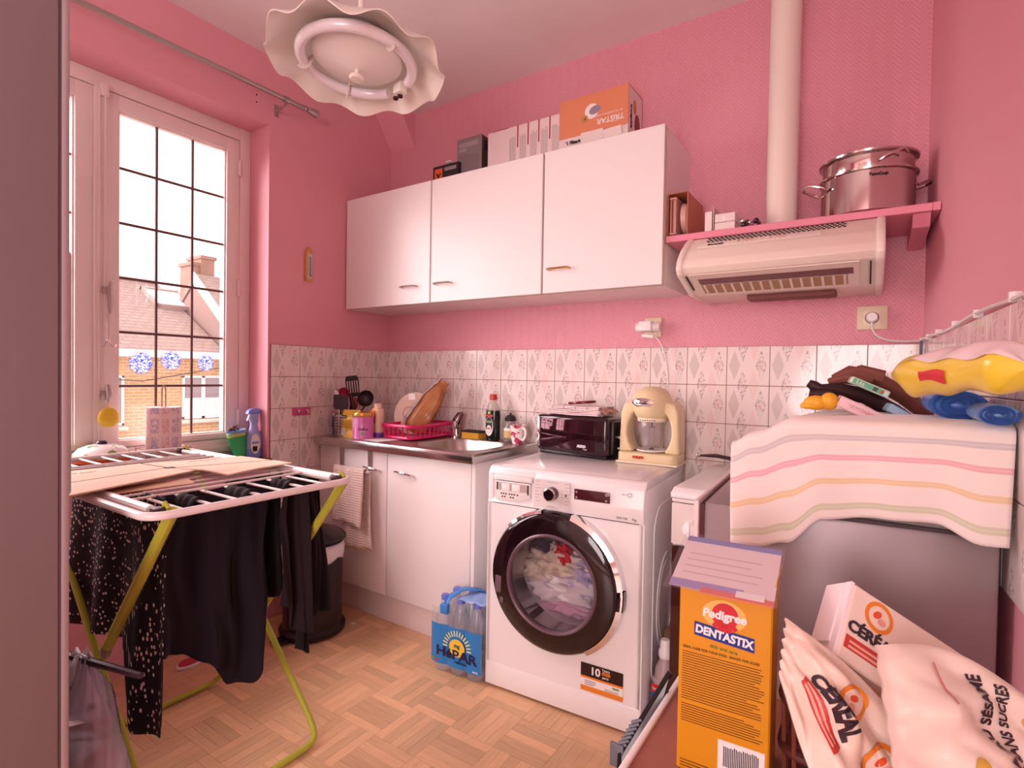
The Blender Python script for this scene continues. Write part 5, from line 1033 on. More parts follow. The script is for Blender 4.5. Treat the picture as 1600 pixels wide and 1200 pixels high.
def wp(u, v):
    a = 2*PI*v; end = min(1, u/.16, (1.02-u)/.1); k = .2+.8*max(0, end)**.7; c = Vector((2.384, -1.03, 1.174)).lerp(Vector((2.503, -1.32, 1.182)), u); s_ = Vector((.916, .40, 0))
    return tuple(c+s_*(.032*math.cos(a)*(.5+.5*max(0, end)))*(1 if u < .9 else max(0, (1-u)/.1)**.5)+Vector((0, 0, .034*k*(1 if u < .9 else max(0, (1-u)/.1)**.5)*math.sin(a)+.003*math.sin(20*u+3*a)+.004*math.sin(7*u)*math.cos(2*a))))
b = B(); b.grid(30, 28, lambda u, v: wp(u, v)); wpk = part('pack', b, mat('wipes_yellow', '#efcf3e', .3, coat=.3), t, True, smooth=80)
b = B(); b.grid(16, 10, lambda u, v: tuple(Vector(wp(.3+.68*u, .54+.1*v))+Vector((0, -.0008, .0)))); b = b if True else None; part('red_label', B().grid(8, 6, lambda u, v: tuple(Vector(wp(.40+.22*u, .49+.085*v))+Vector((-.0016, -.0016, .0005)))), mat('wipes_red', '#d8283c', .35), wpk, True); b.bm.free()
part('clear_top', B().grid(20, 12, lambda u, v: tuple((Vector(wp(.26+.74*u, .16+.26*v))-Vector((0, 0, 0)))+Vector((-.001, -.0008, .001)))), mat('wipes_clear', '#f0d8d8', .25), wpk, True, smooth=80)
# wall hooks near the corner
for (y, z, l) in ((-.10, 1.262, 'small grey plastic hook on the right wall tiles near the corner, upper'), (-.09, 1.095, 'small grey plastic hook on the right wall tiles near the corner, lower')):
    t = thing('wall_hook', l, 'hook', (2.470, y, z)); b = B(); b.box(-.004, .004, -.006, .006, -.03, .03, .002); b.tube([(-.002, 0, -.02), (-.014, 0, -.028), (-.018, 0, -.016)], .003, 8); part('hook', b, mat('hook_grey', '#6a5a74', .4), t)

# ------------------------------------------------------------------ between washing machine and cooker
t = thing('detergent_bottle', 'clear descaler bottle with white cap on the floor beside the washing machine', 'bottle', (1.792, -.46, 0), .0)
b = B(); b.prism(rrect(-.037, .037, -.03, .03, .022), .002, .17, 'z', .006); b.lathe([(.033, .168), (.03, .2), (.018, .226), (.017, .236), (0, .236)], 24); part('bottle', b, mat('descaler_plastic', '#b8a2a6', .25), t, smooth=50)
b = B(); b.lathe([(0, .235), (.019, .235), (.021, .24), (.021, .258), (.017, .264), (.016, .29), (.013, .295), (0, .295)], 20); part('cap', b, WHITEP, t)
M = frame((0, -.0305, 0), (1, 0, 0), (0, 0, 1)); plate('label', mat('label_blue', '#2c5cb0', .4), t, M, -.034, .034, .03, .15); disc('label_disc', PAPER, t, M, 0, .085, .034, .03, z=.0006); disc('label_disc', mat('label_blue', '#2c5cb0', .4), t, M, 0, .085, .031, .027, z=.0008); text('Calg', .028, PAPER, t, M, .002, .085, ext=.002, bold=.001); plate('label_red', RED, t, M, -.034, .0, .125, .152, .001); text('5en1', .012, PAPER, t, M, -.018, .138, ext=.002); plate('label_red', RED, t, M, -.03, .0, .036, .046, .001)
t = thing('purple_tub', 'purple tub with tan lid behind the descaler bottle', 'tub', (1.788, -.30, 0)); b = B(); b.lathe([(0, 0), (.046, 0), (.048, .01), (.048, .215), (0, .216)], 32); part('tub', b, mat('tub_purple', '#8a3a78', .35), t); b = B(); b.lathe([(0, .214), (.049, .214), (.05, .22), (.05, .252), (.046, .258), (0, .258)], 32); part('lid', b, mat('tub_lid', '#a88460', .45), t)
# ------------------------------------------------------------------ drying rack
RWH = mat('rack_white', '#f2e8e6', .3); LIME = mat('lime_paint', '#b3b83e', .35)
ZR, YA, YB, XA, XB = .845, -1.70, -1.155, .045, 1.07
t = thing('drying_rack', 'white folding laundry rack with lime green legs by the window', 'drying rack', (.56, -1.42, 0)); rack = t
def rr3(x0, x1, y0, y1, z, r=.045): return [(x, y, z) for x, y in rrect(x0, x1, y0, y1, r, 6)]
b = B(); b.tube(rr3(XA, XB, YA, YB, ZR), .0095, 10, closed=True); part('outer_frame', b, RWH, t, True)
for y in (YA+.03, YB-.03):
    b = B(); b.tube([(.33, y, ZR+.004), (XB-.06, y, ZR+.004)], .011, 10); part('side_rail', b, RWH, t, True)
    b = B(); b.tube([(XA+.05, y, ZR+.002), (.33, y, ZR+.002)], .007, 8); part('side_rail', b, RWH, t, True)
for x in [.36+.052*i for i in range(11)]:
    b = B(); b.tube([(x, YA+.03, ZR+.006), (x, YB-.03, ZR+.006)], .0034, 6); part('rod', b, RWH, t, True)
for i in range(7):
    y = YA+.085+i*.063
    b = B(); b.tube([(.865, y, ZR-.002), (XB, y, ZR-.002)], .0036, 6); part('wing_rod', b, RWH, t, True)
    b = B(); b.tube([(XA, y, ZR), (.30, y, ZR)], .0036, 6); part('wing_rod', b, RWH, t, True)
for x in (.26, .30): b = B(); b.tube([(x, YA+.03, ZR+.004), (x, YB-.03, ZR+.004)], .0036, 6); part('rod', b, RWH, t, True)
def uleg(xt, xb_, ya, yb):
    zb = .012; P = []
    def lerp(k, y): return (xt+(xb_-xt)*k, y, ZR-.015+(zb-ZR+.015)*k)
    P = [lerp(0, ya), lerp(.5, ya), lerp(.88, ya)]
    a, c, e = lerp(.90, ya), lerp(1, ya), (xb_, ya+.09, zb); P += bez(a, c, c, e, 6)[1:]
    a, c, e = (xb_, yb-.09, zb), lerp(1, yb), lerp(.90, yb); P += bez(a, c, c, e, 6)
    P += [lerp(.5, yb), lerp(0, yb)]; b = B(); b.tube(P, .0095, 10); return part('leg', b, LIME, t, True)
l1 = uleg(1.035, .345, YA+.06, YB-.01); l2 = uleg(.10, .925, YA+.085, YB-.0)
for y in (YA+.06, YB-.01):
    b = B(); P = lambda k: (1.035+(.345-1.035)*k, y-.002, ZR-.015+(.012-ZR+.015)*k); b.tube([P(-.02), P(.3), P(.47)], .0135, 10); part('leg_sleeve', b, mat('lime_sleeve', '#b8b840', .35), l1, True)
    b = B(); b.ball(P(.49), .016, 10, (1, .8, 1.4)); part('joint', b, mat('joint_grey', '#9a8a84', .4), l1, True)
for (x, y) in ((1.03, YA+.035), (1.03, YB-.03), (.11, YB-.03), (.11, YA+.035)):
    b = B(); b.box(x-.014, x+.014, y-.012, y+.012, ZR-.006, ZR+.012, .004); part('corner_block', b, mat('block_brown', '#3a2024', .4), t, True)
    b = B(); b.tube([(x-.006, y+.012, ZR), (x+.004, y+.014, ZR+.02), (x+.016, y+.016, ZR+.008)], .005, 8); part('clip', b, mat('lime_sleeve', '#b8b840', .35), t, True)
# folded cardboard on the rack
KR = mat('pale_cardboard', '#e3c0a8', .8, var=.05); KD = mat('cardboard_cut', '#7a5040', .8)
t = thing('cardboard_sheet', 'flattened pale cardboard box lying across the drying rack', 'cardboard', (.6, -1.45, ZR+.012))
zc = ZR+.0135
def panel(pts, z, name='panel', m=KR, th=.004):
    b = B(); n = len(pts); V = [(x, y, z+dz+(pts[i][2] if len(pts[i]) > 2 else 0)) for dz in (0, th) for i, (x, y, *_) in enumerate(pts)]
    b._add(V, [tuple(range(n)), tuple(range(2*n-1, n-1, -1))]+[(i, (i+1) % n, n+(i+1) % n, n+i) for i in range(n)]); return part(name, b, m, t, True, smooth=0)
panel([(.40, -1.80), (.415, -1.452), (.56, -1.435), (.625, -1.80)], zc); panel([(.632, -1.80), (.566, -1.435), (.70, -1.425, .006), (.835, -1.80, .008)], zc+.001)
panel([(.418, -1.446), (.50, -1.17), (.665, -1.155), (.575, -1.43)], zc); panel([(.582, -1.43), (.672, -1.155), (.815, -1.185, .01), (.80, -1.28, .006), (.835, -1.40, .006), (.745, -1.428, .014)], zc+.001)
panel([(.70, -1.66, 0), (.735, -1.46, 0), (.815, -1.48, .0), (.80, -1.66, 0)], zc-.006, 'inner_flap', mat('cardboard_inner', '#c09070', .8), .003)
for (a, c, w_) in (((.628, -1.80), (.563, -1.435), .003), ((.578, -1.43), (.668, -1.155), .003), ((.417, -1.449), (.566, -1.433), .003)):
    b = B(); b.tube([(a[0], a[1], zc+.0045), (c[0], c[1], zc+.0045)], .0011, 4); part('crease', b, KD, t, True)
b = B(); b.box(.558, .585, -1.445, -1.42, zc+.002, zc+.006); part('slot', b, DARK, t, True, smooth=0)
for (x, y, L, rz) in ((.47, -1.62, .12, 1.45), (.50, -1.30, .14, 1.3), (.68, -1.68, .05, 1.4), (.64, -1.56, .03, 1.4)):
    M = Matrix.Translation((x, y, zc+.0042)) @ Matrix.Rotation(rz, 4, 'Z'); o = text('DIT KARTON'[:max(3, int(L*70))], .016, mat('faint_print', '#c4987e', .8), t, Matrix.Translation((-.6, 1.45, -ZR-.012)) @ M)

# ------------------------------------------------------------------ laundry hung on the rack
def dots():
    m = mat('dotted_black_fabric', '#1c1620', .85); q = NT(m); u = q.n.new('ShaderNodeUVMap'); u.uv_map = 'uv'; mp = q.n.new('ShaderNodeMapping'); mp.inputs['Scale'].default_value = (1, 1, 1); q.link(u.outputs[0], mp.inputs[0])
    vo = q.n.new('ShaderNodeTexVoronoi'); vo.inputs['Scale'].default_value = 74; vo.inputs['Randomness'].default_value = .7; q.link(mp.outputs[0], vo.inputs['Vector'])
    q.link(q.mix(q.math('LESS_THAN', vo.outputs['Distance'], .30), lin('#16111c'), lin('#e4d0c4')), q.b.inputs['Base Color']); return m
NAVY = mat('navy_black_fabric', '#150f1e', .9, bump=.15, bscale=300); BLK = mat('black_fabric', '#0d080c', .9, bump=.15, bscale=300); PLUM = mat('plum_black_fabric', '#1c0f18', .9, bump=.15, bscale=300)
def garment(name, label, cat, m, fn, nu=50, nv=44, uvs=None, mods=True):
    o = thing(name, label, cat, (fn(.5, 1)[0], fn(.5, 1)[1], ZR)); b = B(); b.grid(nu, nv, fn); p = part('fabric', b, m, o, True, smooth=80)
    if uvs:
        uv = p.data.uv_layers.new(name='uv')
        for lp in p.data.loops: i = lp.vertex_index; uv.data[lp.index].uv = (i//nv/(nu-1)*uvs[0], i % nv/(nv-1)*uvs[1])
    md = p.modifiers.new('solid', 'SOLIDIFY'); md.thickness = .002; return o
def lerp(a, c, k): return a+(c-a)*k
def interp(pts, u):
    for (u0, v0), (u1, v1) in zip(pts, pts[1:]):
        if u <= u1: k = (u-u0)/(u1-u0); return v0+(v1-v0)*k*k*(3-2*k)
    return pts[-1][1]
# dotted dress over the left end of the rack, its tail hanging lower round the corner
def dress(u, v):
    # u: 0 back .. 1 front, v: 0 hem .. 1 rail; hangs just inside the legs
    hem = interp([(0, .40), (.5, .43), (.60, .47), (.66, .43), (.72, .225), (.9, .24), (1, .30)], u); x = lerp(.36, .93, u)
    sq = interp([(0, 0), (.45, .035), (.6, .03), (1, 0)], v) if u > .6 else 0
    y = -1.605-.014*math.sin(17*u+2.5*(1-v))*(1-v)**.6; return (x+(.84-x)*sq*6*(u > .6), y, lerp(hem, ZR+.008, v))
DOT = dots(); garment('polka_dot_dress', 'black dress with white polka dots hung at the rack end beside the fridge', 'dress', DOT, dress, 60, 50, uvs=(.57, .45))
def navy(u, v):
    hem = interp([(0, .44), (.25, .41), (.42, .375), (.55, .33), (.68, .27), (.86, .255), (.97, .285), (1, .41)], u); yy = lerp(-1.60, -1.30, u)
    x = .85+(.02*math.sin(13*u+1.6*(1-v))+.010*math.sin(29*u+3*v)+.006*math.sin(9*v+17*u))*(1-v)**.4; return (x, yy+.008*math.sin(9*v), lerp(hem, ZR-.002+.006*math.sin(10*u), v))
garment('navy_skirt', 'dark navy skirt hanging across the middle of the rack front', 'garment', NAVY, navy)
def blouse(u, v):
    hem = interp([(0, .42), (.3, .45), (.45, .48), (.7, .46), (1, .48)], u); yy = lerp(-1.40, -1.22, u); x = .82+(.02*math.sin(15*u+2*v)+.01*math.sin(31*u))*(1-v)**.4; return (x, yy, lerp(hem, ZR, v))
garment('black_blouse', 'black blouse hanging between the navy skirt and the plum top', 'garment', BLK, blouse)
def plum(u, v):
    hem = interp([(0, .47), (.3, .455), (.42, .37), (.8, .355), (1, .36)], u); sp = interp([(0, 1.0), (.45, 1.05), (.7, 1.15), (.85, 1.0), (1, .7)], v); yc = -1.215
    yy = yc+(u-.5)*.13*sp; x = .90+.018*math.sin(11*u+2*v)+.009*math.sin(25*u+6*v); return (x, yy, lerp(hem, ZR-.004, v))
garment('plum_top', 'dark plum long-sleeved top with hanging sleeve near the rack corner', 'garment', PLUM, plum)
def trousers(u, v):
    hem = interp([(0, .30), (.35, .27), (.5, .31), (.62, .38), (1, .39)], u); yy = lerp(-1.20, -1.075, u)+.02*math.sin(PI*v)*(u-.2)-.05*v*u; x = .86+.018*math.sin(9*u+4*v)+.01*math.sin(23*u+2*v); return (x, yy, lerp(hem, ZR, v))
garment('black_trousers', 'black trousers hanging at the rack end in front of the bin', 'garment', BLK, trousers)
for (y, L, lab) in ((-1.555, .085, 'dark cloth folded over the short rod beside the dotted dress'), (-1.43, .1, 'dark cloth folded over the middle short rod of the rack'), (-1.30, .08, 'dark cloth folded over the short rod above the plum top')):
    def hump(u, v, y=y): a = PI*v; return (lerp(.90, .90+L, u), y-.018*math.cos(a)+.003*math.sin(20*u), ZR-.02+.028*math.sin(a)+.002*math.sin(14*u))
    garment('sock', lab, 'garment', PLUM, hump, 14, 10)['group'] = 'cloths over the short rods'

# ------------------------------------------------------------------ things on the window sill
ZL = .757
t = thing('paper_towel_holder', 'wire paper towel holder basket on the window sill', 'holder', (-.055, -1.175, ZL))
WIRE = mat('thin_wire', '#b08a80', .3, .7); b = B()
for z in (.008, .088): b.tube([(.06*(1 if z < .05 else 1.05)*x, .075*y, z) for x, y in rrect(-1, 1, -1, 1, .25, 4)], .002, 6, closed=True)
for (x, y) in ((-.06, -.075), (.06, -.075), (-.06, .075), (.06, .075)): b.tube([(x, y, .0), (x*1.03, y, .09)], .002, 6)
for s_ in (-1, 1): 
    for k in (-1, 1): b.tube([(.062, k*.036+.03*math.cos(a), .045+.028*math.sin(a)) for a in [2*PI*i/16 for i in range(16)]], .0012, 5, closed=True)
part('basket', b, WIRE, t)
b = B(); b.tube([(-.002, -.006, .0), (-.002, -.006, .32), (0, -.005, .335), (0, .0, .341), (0, .005, .335), (.002, .006, .32), (.002, .006, 0)], .0022, 6); part('spindle', b, WIRE, t)
def roll_print():
    m = mat('paper_towel_print', '#f2dcd8', .9); q = NT(m); v, xyz = q.objxyz(); a = q.math('ARCTAN2', xyz[1], xyz[0]); k = q.math('MULTIPLY', a, 5.0); s1_ = q.math('SINE', k); band = q.math('GREATER_THAN', q.math('SINE', q.math('MULTIPLY', xyz[2], 2*PI/.075)), -.75); nz = q.math('GREATER_THAN', q.noise(110, 1), .47)
    c = q.mix(q.math('GREATER_THAN', s1_, .25), lin('#f2dcd8'), lin('#cbb8cc')); c = q.mix(q.math('LESS_THAN', s1_, -.55), c, lin('#e9bcc0')); q.link(q.mix(q.math('MULTIPLY', band, nz), lin('#f2dcd8'), c), q.b.inputs['Base Color']); return m
t = thing('paper_towel_roll', 'printed kitchen paper roll standing in the wire holder', 'paper roll', (-.055, -1.175, ZL+.012)); b = B(); b.lathe([(.02, 0), (.06, 0), (.062, .004), (.062, .236), (.06, .24), (.02, .24)], 48, close=True); part('roll', b, roll_print(), t)
t = thing('cup_stack', 'stack of plastic cups, green, yellow and blue, tilted on the sill', 'cups', (-.075, -.86, ZL+.012)); t.rotation_euler = (0, 0, 0)
cups = [('green_cup', 'green plastic cup at the bottom of the tilted stack', '#3fae6a', 0), ('yellow_cup', 'yellow plastic cup in the tilted stack', '#d8dc7a', .014), ('blue_cup', 'light blue plastic cup topmost in the tilted stack', '#8fb8dc', .026)]
bpy.data.objects.remove(t)
for (n_, l, hx_, dz_) in cups:
    t = thing('plastic_cup', l, 'cup', (-.075, -.842, ZL+.012)); t.rotation_euler = (.16, -.05, 0); b = B(); b.lathe([(0, .001), (.026, .001), (.041, .093), (.0425, .095), (.040, .094), (.025, .004), (0, .004)], 32, Matrix.Translation((0, 0, dz_))); part('cup', b, mat('cup_'+n_, hx_, .35), t)
b = B(); rr = random.Random(2)
for i in range(26): a = rr.uniform(0, 6.28); r = rr.uniform(.002, .022); b.ball((-.082+r*math.cos(a), -.872+r*math.sin(a), ZL+.138+rr.uniform(-.008, .012)), rr.uniform(.004, .008), 6)
tag(part('steel_scrubber', b, mat('scrubber_brown', '#7a5248', .4, .6), smooth=30), 'brown metal scrubber resting in the topmost cup', 'scrubber')
t = thing('notebook', 'thin flat notebook under the cups on the sill', 'notebook', (-.075, -.865, ZL), -.1); b = B(); b.box(-.06, .08, -.075, .06, 0, .009, .001); part('pages', b, PAPER, t); b = B(); b.box(-.062, .082, -.077, .062, .009, .0105); part('cover', b, mat('notebook_cover', '#8fae9a', .5, var=.3, vscale=30), t)
t = thing('spray_bottle', 'lavender blue spray bottle on the sill by the tiles', 'spray bottle', (-.055, -.79, ZL)); SPB = mat('lavender_plastic', '#a9b2ea', .3)
b = B(); b.lathe([(0, .001), (.034, .001), (.037, .006), (.037, .08), (.034, .105), (.024, .125), (.0175, .145), (.0165, .165), (.0, .166)], 36, Matrix.Diagonal((.8, 1, 1, 1))); part('bottle', b, SPB, t); b = B(); b.lathe([(0, .002), (.0362, .004), (.0376, .008), (.0376, .045), (0, .045)], 36, Matrix.Diagonal((.8, 1, 1, 1))); part('liquid', b, mat('lavender_liquid', '#8a98da', .2), t)
b = B(); b.lathe([(.0165, .164), (.019, .168), (.02, .195), (.021, .205), (0, .206)], 24); hd = part('collar', b, SPB, t); b = B(); b.prism([(-.036, .205), (-.03, .222), (-.01, .232), (.018, .232), (.027, .222), (.024, .205)], -.014, .014, 'x', .004); part('head', b, mat('lavender_deep', '#7f8fe0', .3), hd); b = B(); b.prism([(-.022, .206), (-.034, .175), (-.03, .172), (-.015, .2)], -.006, .006, 'x', .002); part('trigger', b, WHITEP, hd)
M = frame((.0302, 0, 0), (0, 1, 0), (0, 0, 1)); disc('label', PAPER, t, M, -.01, .068, .022, .045); plate('barcode', INK, t, M, -.022, .0, .035, .058, .0012); lines(t, frame((.031, 0, 0), (0, 1, 0), (0, 0, 1)), -.02, -.002, .036, .057, 8, PAPER, .4, 3, 'bars', True); plate('label_line', mat('label_blue2', '#8fb0d8', .4), t, M, -.027, .008, .068, .08, .0008)
t = thing('lidded_dish', 'painted dish with knobbed lid on the sill, half hidden by the rack', 'dish', (-.06, -1.385, ZL))
def painted():
    m = mat('painted_china', '#f2e6e2', .2); q = NT(m); v, xyz = q.objxyz(); k = q.math('GREATER_THAN', q.noise(26, 2), .58); c = q.mix(k, lin('#f3e8e4'), lin('#8a9a5a')); c = q.mix(q.math('GREATER_THAN', q.noise(33, 2), .64), c, lin('#7a4a3a')); q.link(c, q.b.inputs['Base Color']); return m
b = B(); b.lathe([(0, .0), (.06, 0), (.075, .012), (.086, .05), (.088, .06), (0, .06)], 40); part('bowl', b, mat('bowl_navy', '#2c2a5c', .2), t); b = B(); b.lathe([(.089, .058), (.09, .074), (.08, .076), (.08, .058)], 40, close=True); part('orange_band', b, mat('bowl_orange', '#d8643c', .25), t)
b = B(); b.lathe([(.089, .074), (.086, .09), (.07, .108), (.045, .118), (.02, .122), (0, .122)], 40); lid = part('lid', b, painted(), t); b = B(); b.lathe([(0, .12), (.016, .121), (.019, .127), (.014, .134), (0, .135)], 20); part('knob', b, mat('knob_navy', '#3a2c4c', .25), lid)

# ------------------------------------------------------------------ bins and bags on the floor
t = thing('pedal_bin', 'dark bin with round lid and white liner behind the rack', 'bin', (.27, -.70, 0))
b = B(); b.lathe([(0, .0), (.125, 0), (.14, .012), (.142, .03), (.125, .04), (.128, .41), (.12, .41), (.118, .045), (0, .045)], 44); part('body', b, mat('bin_black', '#221418', .35), t); b = B(); b.lathe([(0, .475), (.06, .47), (.115, .45), (.14, .43), (.142, .42), (0, .42)], 44); part('lid', b, mat('bin_lid', '#1c1014', .25), t)
b = B(); b.lathe([(.129, .405), (.134, .38), (.131, .35), (.127, .33)], 44, rfun=lambda a, i: (1+.012*math.sin(17*a)*(i/3), .012*math.sin(5*a)*(i == 3))); part('liner', b, mat('liner_white', '#e8e0e4', .5), t, solid=.001)
b = B(); b.box(-.03, .03, -.19, -.13, .008, .022, .005); part('pedal', b, BLACK, t)
t = thing('waste_bag', 'cloudy plastic bag of waste paper hung on a dark rod beside the fridge', 'bag', (.868, -1.74, 0))
b = B(); b.tube([(-.13, -.03, .494), (.0, .0, .498), (.16, .045, .494)], [.009, .009, .007], 8); part('rod', b, mat('rim_dark', '#3a2632', .4), t)
def crump(a, i): return 1+.10*math.sin(4*a+1.3*i)+.06*math.sin(9*a+2*i)+.04*math.sin(15*a-i), .012*math.sin(6*a+2*i)
b = B(); b.lathe([(0, .008), (.09, .012), (.13, .06), (.14, .14), (.135, .24), (.12, .32), (.095, .39), (.075, .43), (.05, .46), (.03, .488), (.012, .5), (0, .502)], 64, Matrix.Diagonal((1, .5, 1, 1)), rfun=crump); part('bag', b, glassmat('cloudy_plastic', '#d2d2e2', .42, .2), t, smooth=80)
b = B(); b.lathe([(0, .505), (.03, .50), (.05, .47), (.062, .43), (.066, .40)], 40, Matrix.Translation((-.03, .0, 0)) @ Matrix.Diagonal((1, .55, 1, 1)), rfun=crump); part('knotted_top', b, mat('bag_white', '#ece6ec', .45), t, smooth=80)
rr = random.Random(9)
for i in range(10): b = B(); b.box(-.05, .05, -.035, .035, -.001, .001, M=Matrix.Translation((rr.uniform(-.04, .04), rr.uniform(-.03, .03), .08+.035*i)) @ Matrix.Rotation(rr.uniform(0, 3), 4, 'Z') @ Matrix.Rotation(rr.uniform(-1, 1), 4, 'X')); part('scrap', b, (PAPER, mat('scrap_blue', '#8c9ac0', .6), mat('scrap_pink', '#e2b0a8', .7))[i % 3], t, smooth=0)
b = B(); b.lathe([(0, 0), (.045, 0), (.05, .006), (.048, .012), (0, .014)], 24, Matrix.Translation((.13, -1.16, 0)) @ Matrix.Diagonal((.6, 1, 1, 1))); t = thing('floor_dish', 'small red dish with white rim on the floor under the rack', 'dish', (.13, -1.16, 0)); part('dish', b, mat('dish_white', '#efe4e2', .3), t, True); b = B(); b.lathe([(0, .013), (.04, .013), (.038, .02), (0, .021)], 24, Matrix.Translation((.13, -1.16, 0)) @ Matrix.Diagonal((.6, 1, 1, 1))); part('content', b, mat('dish_red', '#c23a44', .5), t, True)
b = B(); b.box(.355, .375, -.56, -.545, 0, .002, M=Matrix.Rotation(.0, 4, 'Z')); tag(part('paper_scrap', b, PAPER, smooth=0), 'tiny white scrap of paper on the floor by the plinth', 'scrap')
# pack of six water bottles
t = thing('water_pack', 'shrink-wrapped pack of six water bottles with blue label and carry strap', 'water bottles', (1.028, -.548, 0), .06)
PET = glassmat('clear_pet', '#e6ecf8', .2, .04, .25); LBL = mat('label_sky', '#2f86d0', .35); CAPB = mat('cap_blue', '#6a78d8', .35)
def bottle_me(): b = B(); b.lathe([(0, .004), (.024, .0), (.036, .006), (.0385, .02), (.036, .035), (.0385, .05), (.037, .08), (.0385, .11), (.037, .14), (.0385, .17), (.036, .195), (.026, .235), (.015, .262), (.0135, .275), (0, .276)], 24); return finish(b, 'bottle', PET, 60)
def cap_me(): b = B(); b.lathe([(0, .272), (.0155, .272), (.0155, .288), (.013, .291), (0, .291)], 20); return finish(b, 'cap', CAPB, 40)
bme, cme = bottle_me(), cap_me()
for i in range(3):
    for j in range(2):
        if (i, j) == (0, 0): pass
        o = link(bpy.data.objects.new('bottle', bme), t); o.location = (-.078+.078*i, -.039+.078*j, 0); c_ = link(bpy.data.objects.new('cap', cme), o)
def wrap(u, z, off=.0425):
    # outline of the front row and the right side
    x = -.118+.236*u; k = ((x+.117) % .078)/.078; return (x, -.039-off*(.74+.26*math.sin(PI*k)**.6), z)
b = B(); b.grid(40, 12, lambda u, v: wrap(u, .035+.155*v)); lb = part('label', b, LBL, t, smooth=80)
b = B(); b.grid(40, 20, lambda u, v: wrap(u, .19+.06*v, .041-.004*v)); b.grid(8, 20, lambda u, v: (.118+.001*math.sin(9*v), -.078+.156*u, .01+.24*v)); part('shrink_film', b, glassmat('shrink_film', '#e8ecf4', .1, .08), t, smooth=80)
Mw = frame((0, -.0822, 0), (1, 0, 0), (0, 0, 1))
disc('sun_motif', mat('sun_yellow', '#f0cf48', .4), lb, Mw, .012, .115, .036, .034); b = B()
for i in range(15): a = PI*i/14; b.box(.045, .066, -.003, .003, 0, .0006, M=Matrix.Translation((.012, .115, 0)) @ Matrix.Rotation(a, 4, 'Z'))
bmesh.ops.transform(b.bm, matrix=Mw, verts=b.bm.verts); part('sun_rays', b, mat('ray_pale', '#cfe0b0', .4), lb, smooth=0)
text('HéPAR', .052, mat('hepar_ink', '#221a4c', .4), lb, Mw, .008, .086, ext=.001, bold=.001, sx=1.22); text('mg', .022, mat('mg_ink', '#2a5a6a', .4), lb, Mw, .012, .124, ext=.001, bold=.0006); text('magnesium', .012, MATS['hepar_ink'], lb, Mw, .03, .062, ext=.001); plate('badge', RED, lb, Mw, -.09, -.075, .045, .052, .0008); plate('badge', mat('badge_green', '#78a848', .4), lb, Mw, -.108, -.092, .047, .056, .0008); text('6x1L', .012, PAPER, lb, Mw, .098, .046, ext=.001)
STRAP = mat('strap_blue', '#3f8ad8', .35); b = B(); pts = [(-.05, -.075, .268), (-.045, -.055, .292), (-.02, 0, .312), (.03, .055, .30), (.05, .075, .28)]
b.grid(12, 3, lambda u, v: tuple(Vector(pts[min(3, int(u*4))]).lerp(Vector(pts[min(4, int(u*4)+1)]), u*4-min(3, int(u*4)))+Vector((.03*(v-.5), -.02*(v-.5), 0)))); b.box(-.066, -.034, -.088, -.070, .235, .272, .003); part('carry_strap', b, STRAP, t, smooth=60, solid=.002)
b = B(); b.grid(10, 6, lambda u, v: (.0+.118*u, -.06+.12*v, .292+.003*math.sin(12*u+5*v))); part('top_wrap', b, mat('top_film_blue', '#8fb0e4', .3), t, smooth=80, solid=.0008)

# ------------------------------------------------------------------ foreground right: side table with packets
TBW = mat('table_red_brown', '#9a5c4c', .5, var=.15, vscale=20)
t = thing('side_table', 'low red-brown table with white trim holding pet snacks and cracker bags', 'table', (2.30, -1.47, 0))
ZTB = .632
b = B(); b.box(2.075, 2.50, -1.70, -1.24, ZTB-.022, ZTB, .002); part('top', b, TBW, t, True)
b = B(); b.box(2.066, 2.076, -1.705, -1.235, ZTB-.026, ZTB+.004, .003); b.box(2.066, 2.505, -1.706, -1.700, ZTB-.026, ZTB+.004, .002); part('trim', b, WHITEP, t, True)
for x in (2.10, 2.475):
    for y in (-1.67, -1.27): b = B(); b.box(x-.018, x+.018, y-.018, y+.018, 0, ZTB-.022, .003); part('leg', b, TBW, t, True)
# pet snack box
PB_ANG = .05
t = thing('pet_snack_box', 'tall mustard yellow dog chew box standing on the side table', 'box', (2.184, -1.445, ZTB), PB_ANG)
PY = mat('mustard_card', '#d8920f', .4); pw, pd, ph = .057, .048, .256
b = B(); b.box(-pw, pw, -pd, pd, 0, ph, .002, 1); part('box', b, PY, t, smooth=0)
b = B(); b._add([(pw, -pd, ph), (pw, pd, ph), (pw+.003, pd, ph+.016), (pw+.003, -pd+.02, ph+.02)], [(0, 1, 2, 3)]); part('flap', b, PY, t, smooth=0, solid=.001)
M = frame((0, -pd, 0), (1, 0, 0), (0, 0, 1)); Ms = frame((pw, 0, 0), (0, 1, 0), (0, 0, 1))
disc('logo_glow', mat('glow_cream', '#eebb62', .4), t, M, .0, .221, .027, .02); disc('rosette', mat('rosette_red', '#c8202c', .35), t, M, .001, .221, .0165, z=.0006)
b = B()
for i in range(5): a = -PI/2+(i-2)*.35; b.box(.012, .0215, -.003, .003, 0, .0005, M=Matrix.Translation((.001, .221, .0006)) @ Matrix.Rotation(a, 4, 'Z'))
bmesh.ops.transform(b.bm, matrix=M, verts=b.bm.verts); part('ribbon', b, MATS['rosette_red'], t, smooth=0)
text('Pedigree', .0155, PAPER, t, M, 0, .221, ext=.0012, bold=.0006, shear=.1); poly('banner', mat('banner_blue', '#1c2f86', .35), t, M, [(-.037, .188), (.037, .182), (.037, .200), (-.037, .206)], .0006); text('DENTASTIX', .0145, PAPER, t, M, 0, .194, ext=.001, bold=.0006, rot=-.08, sx=.92); text('daily oral care', .006, mat('print_green', '#6c8a2c', .5), t, M, .0, .177, ext=.0006, rot=-.06)
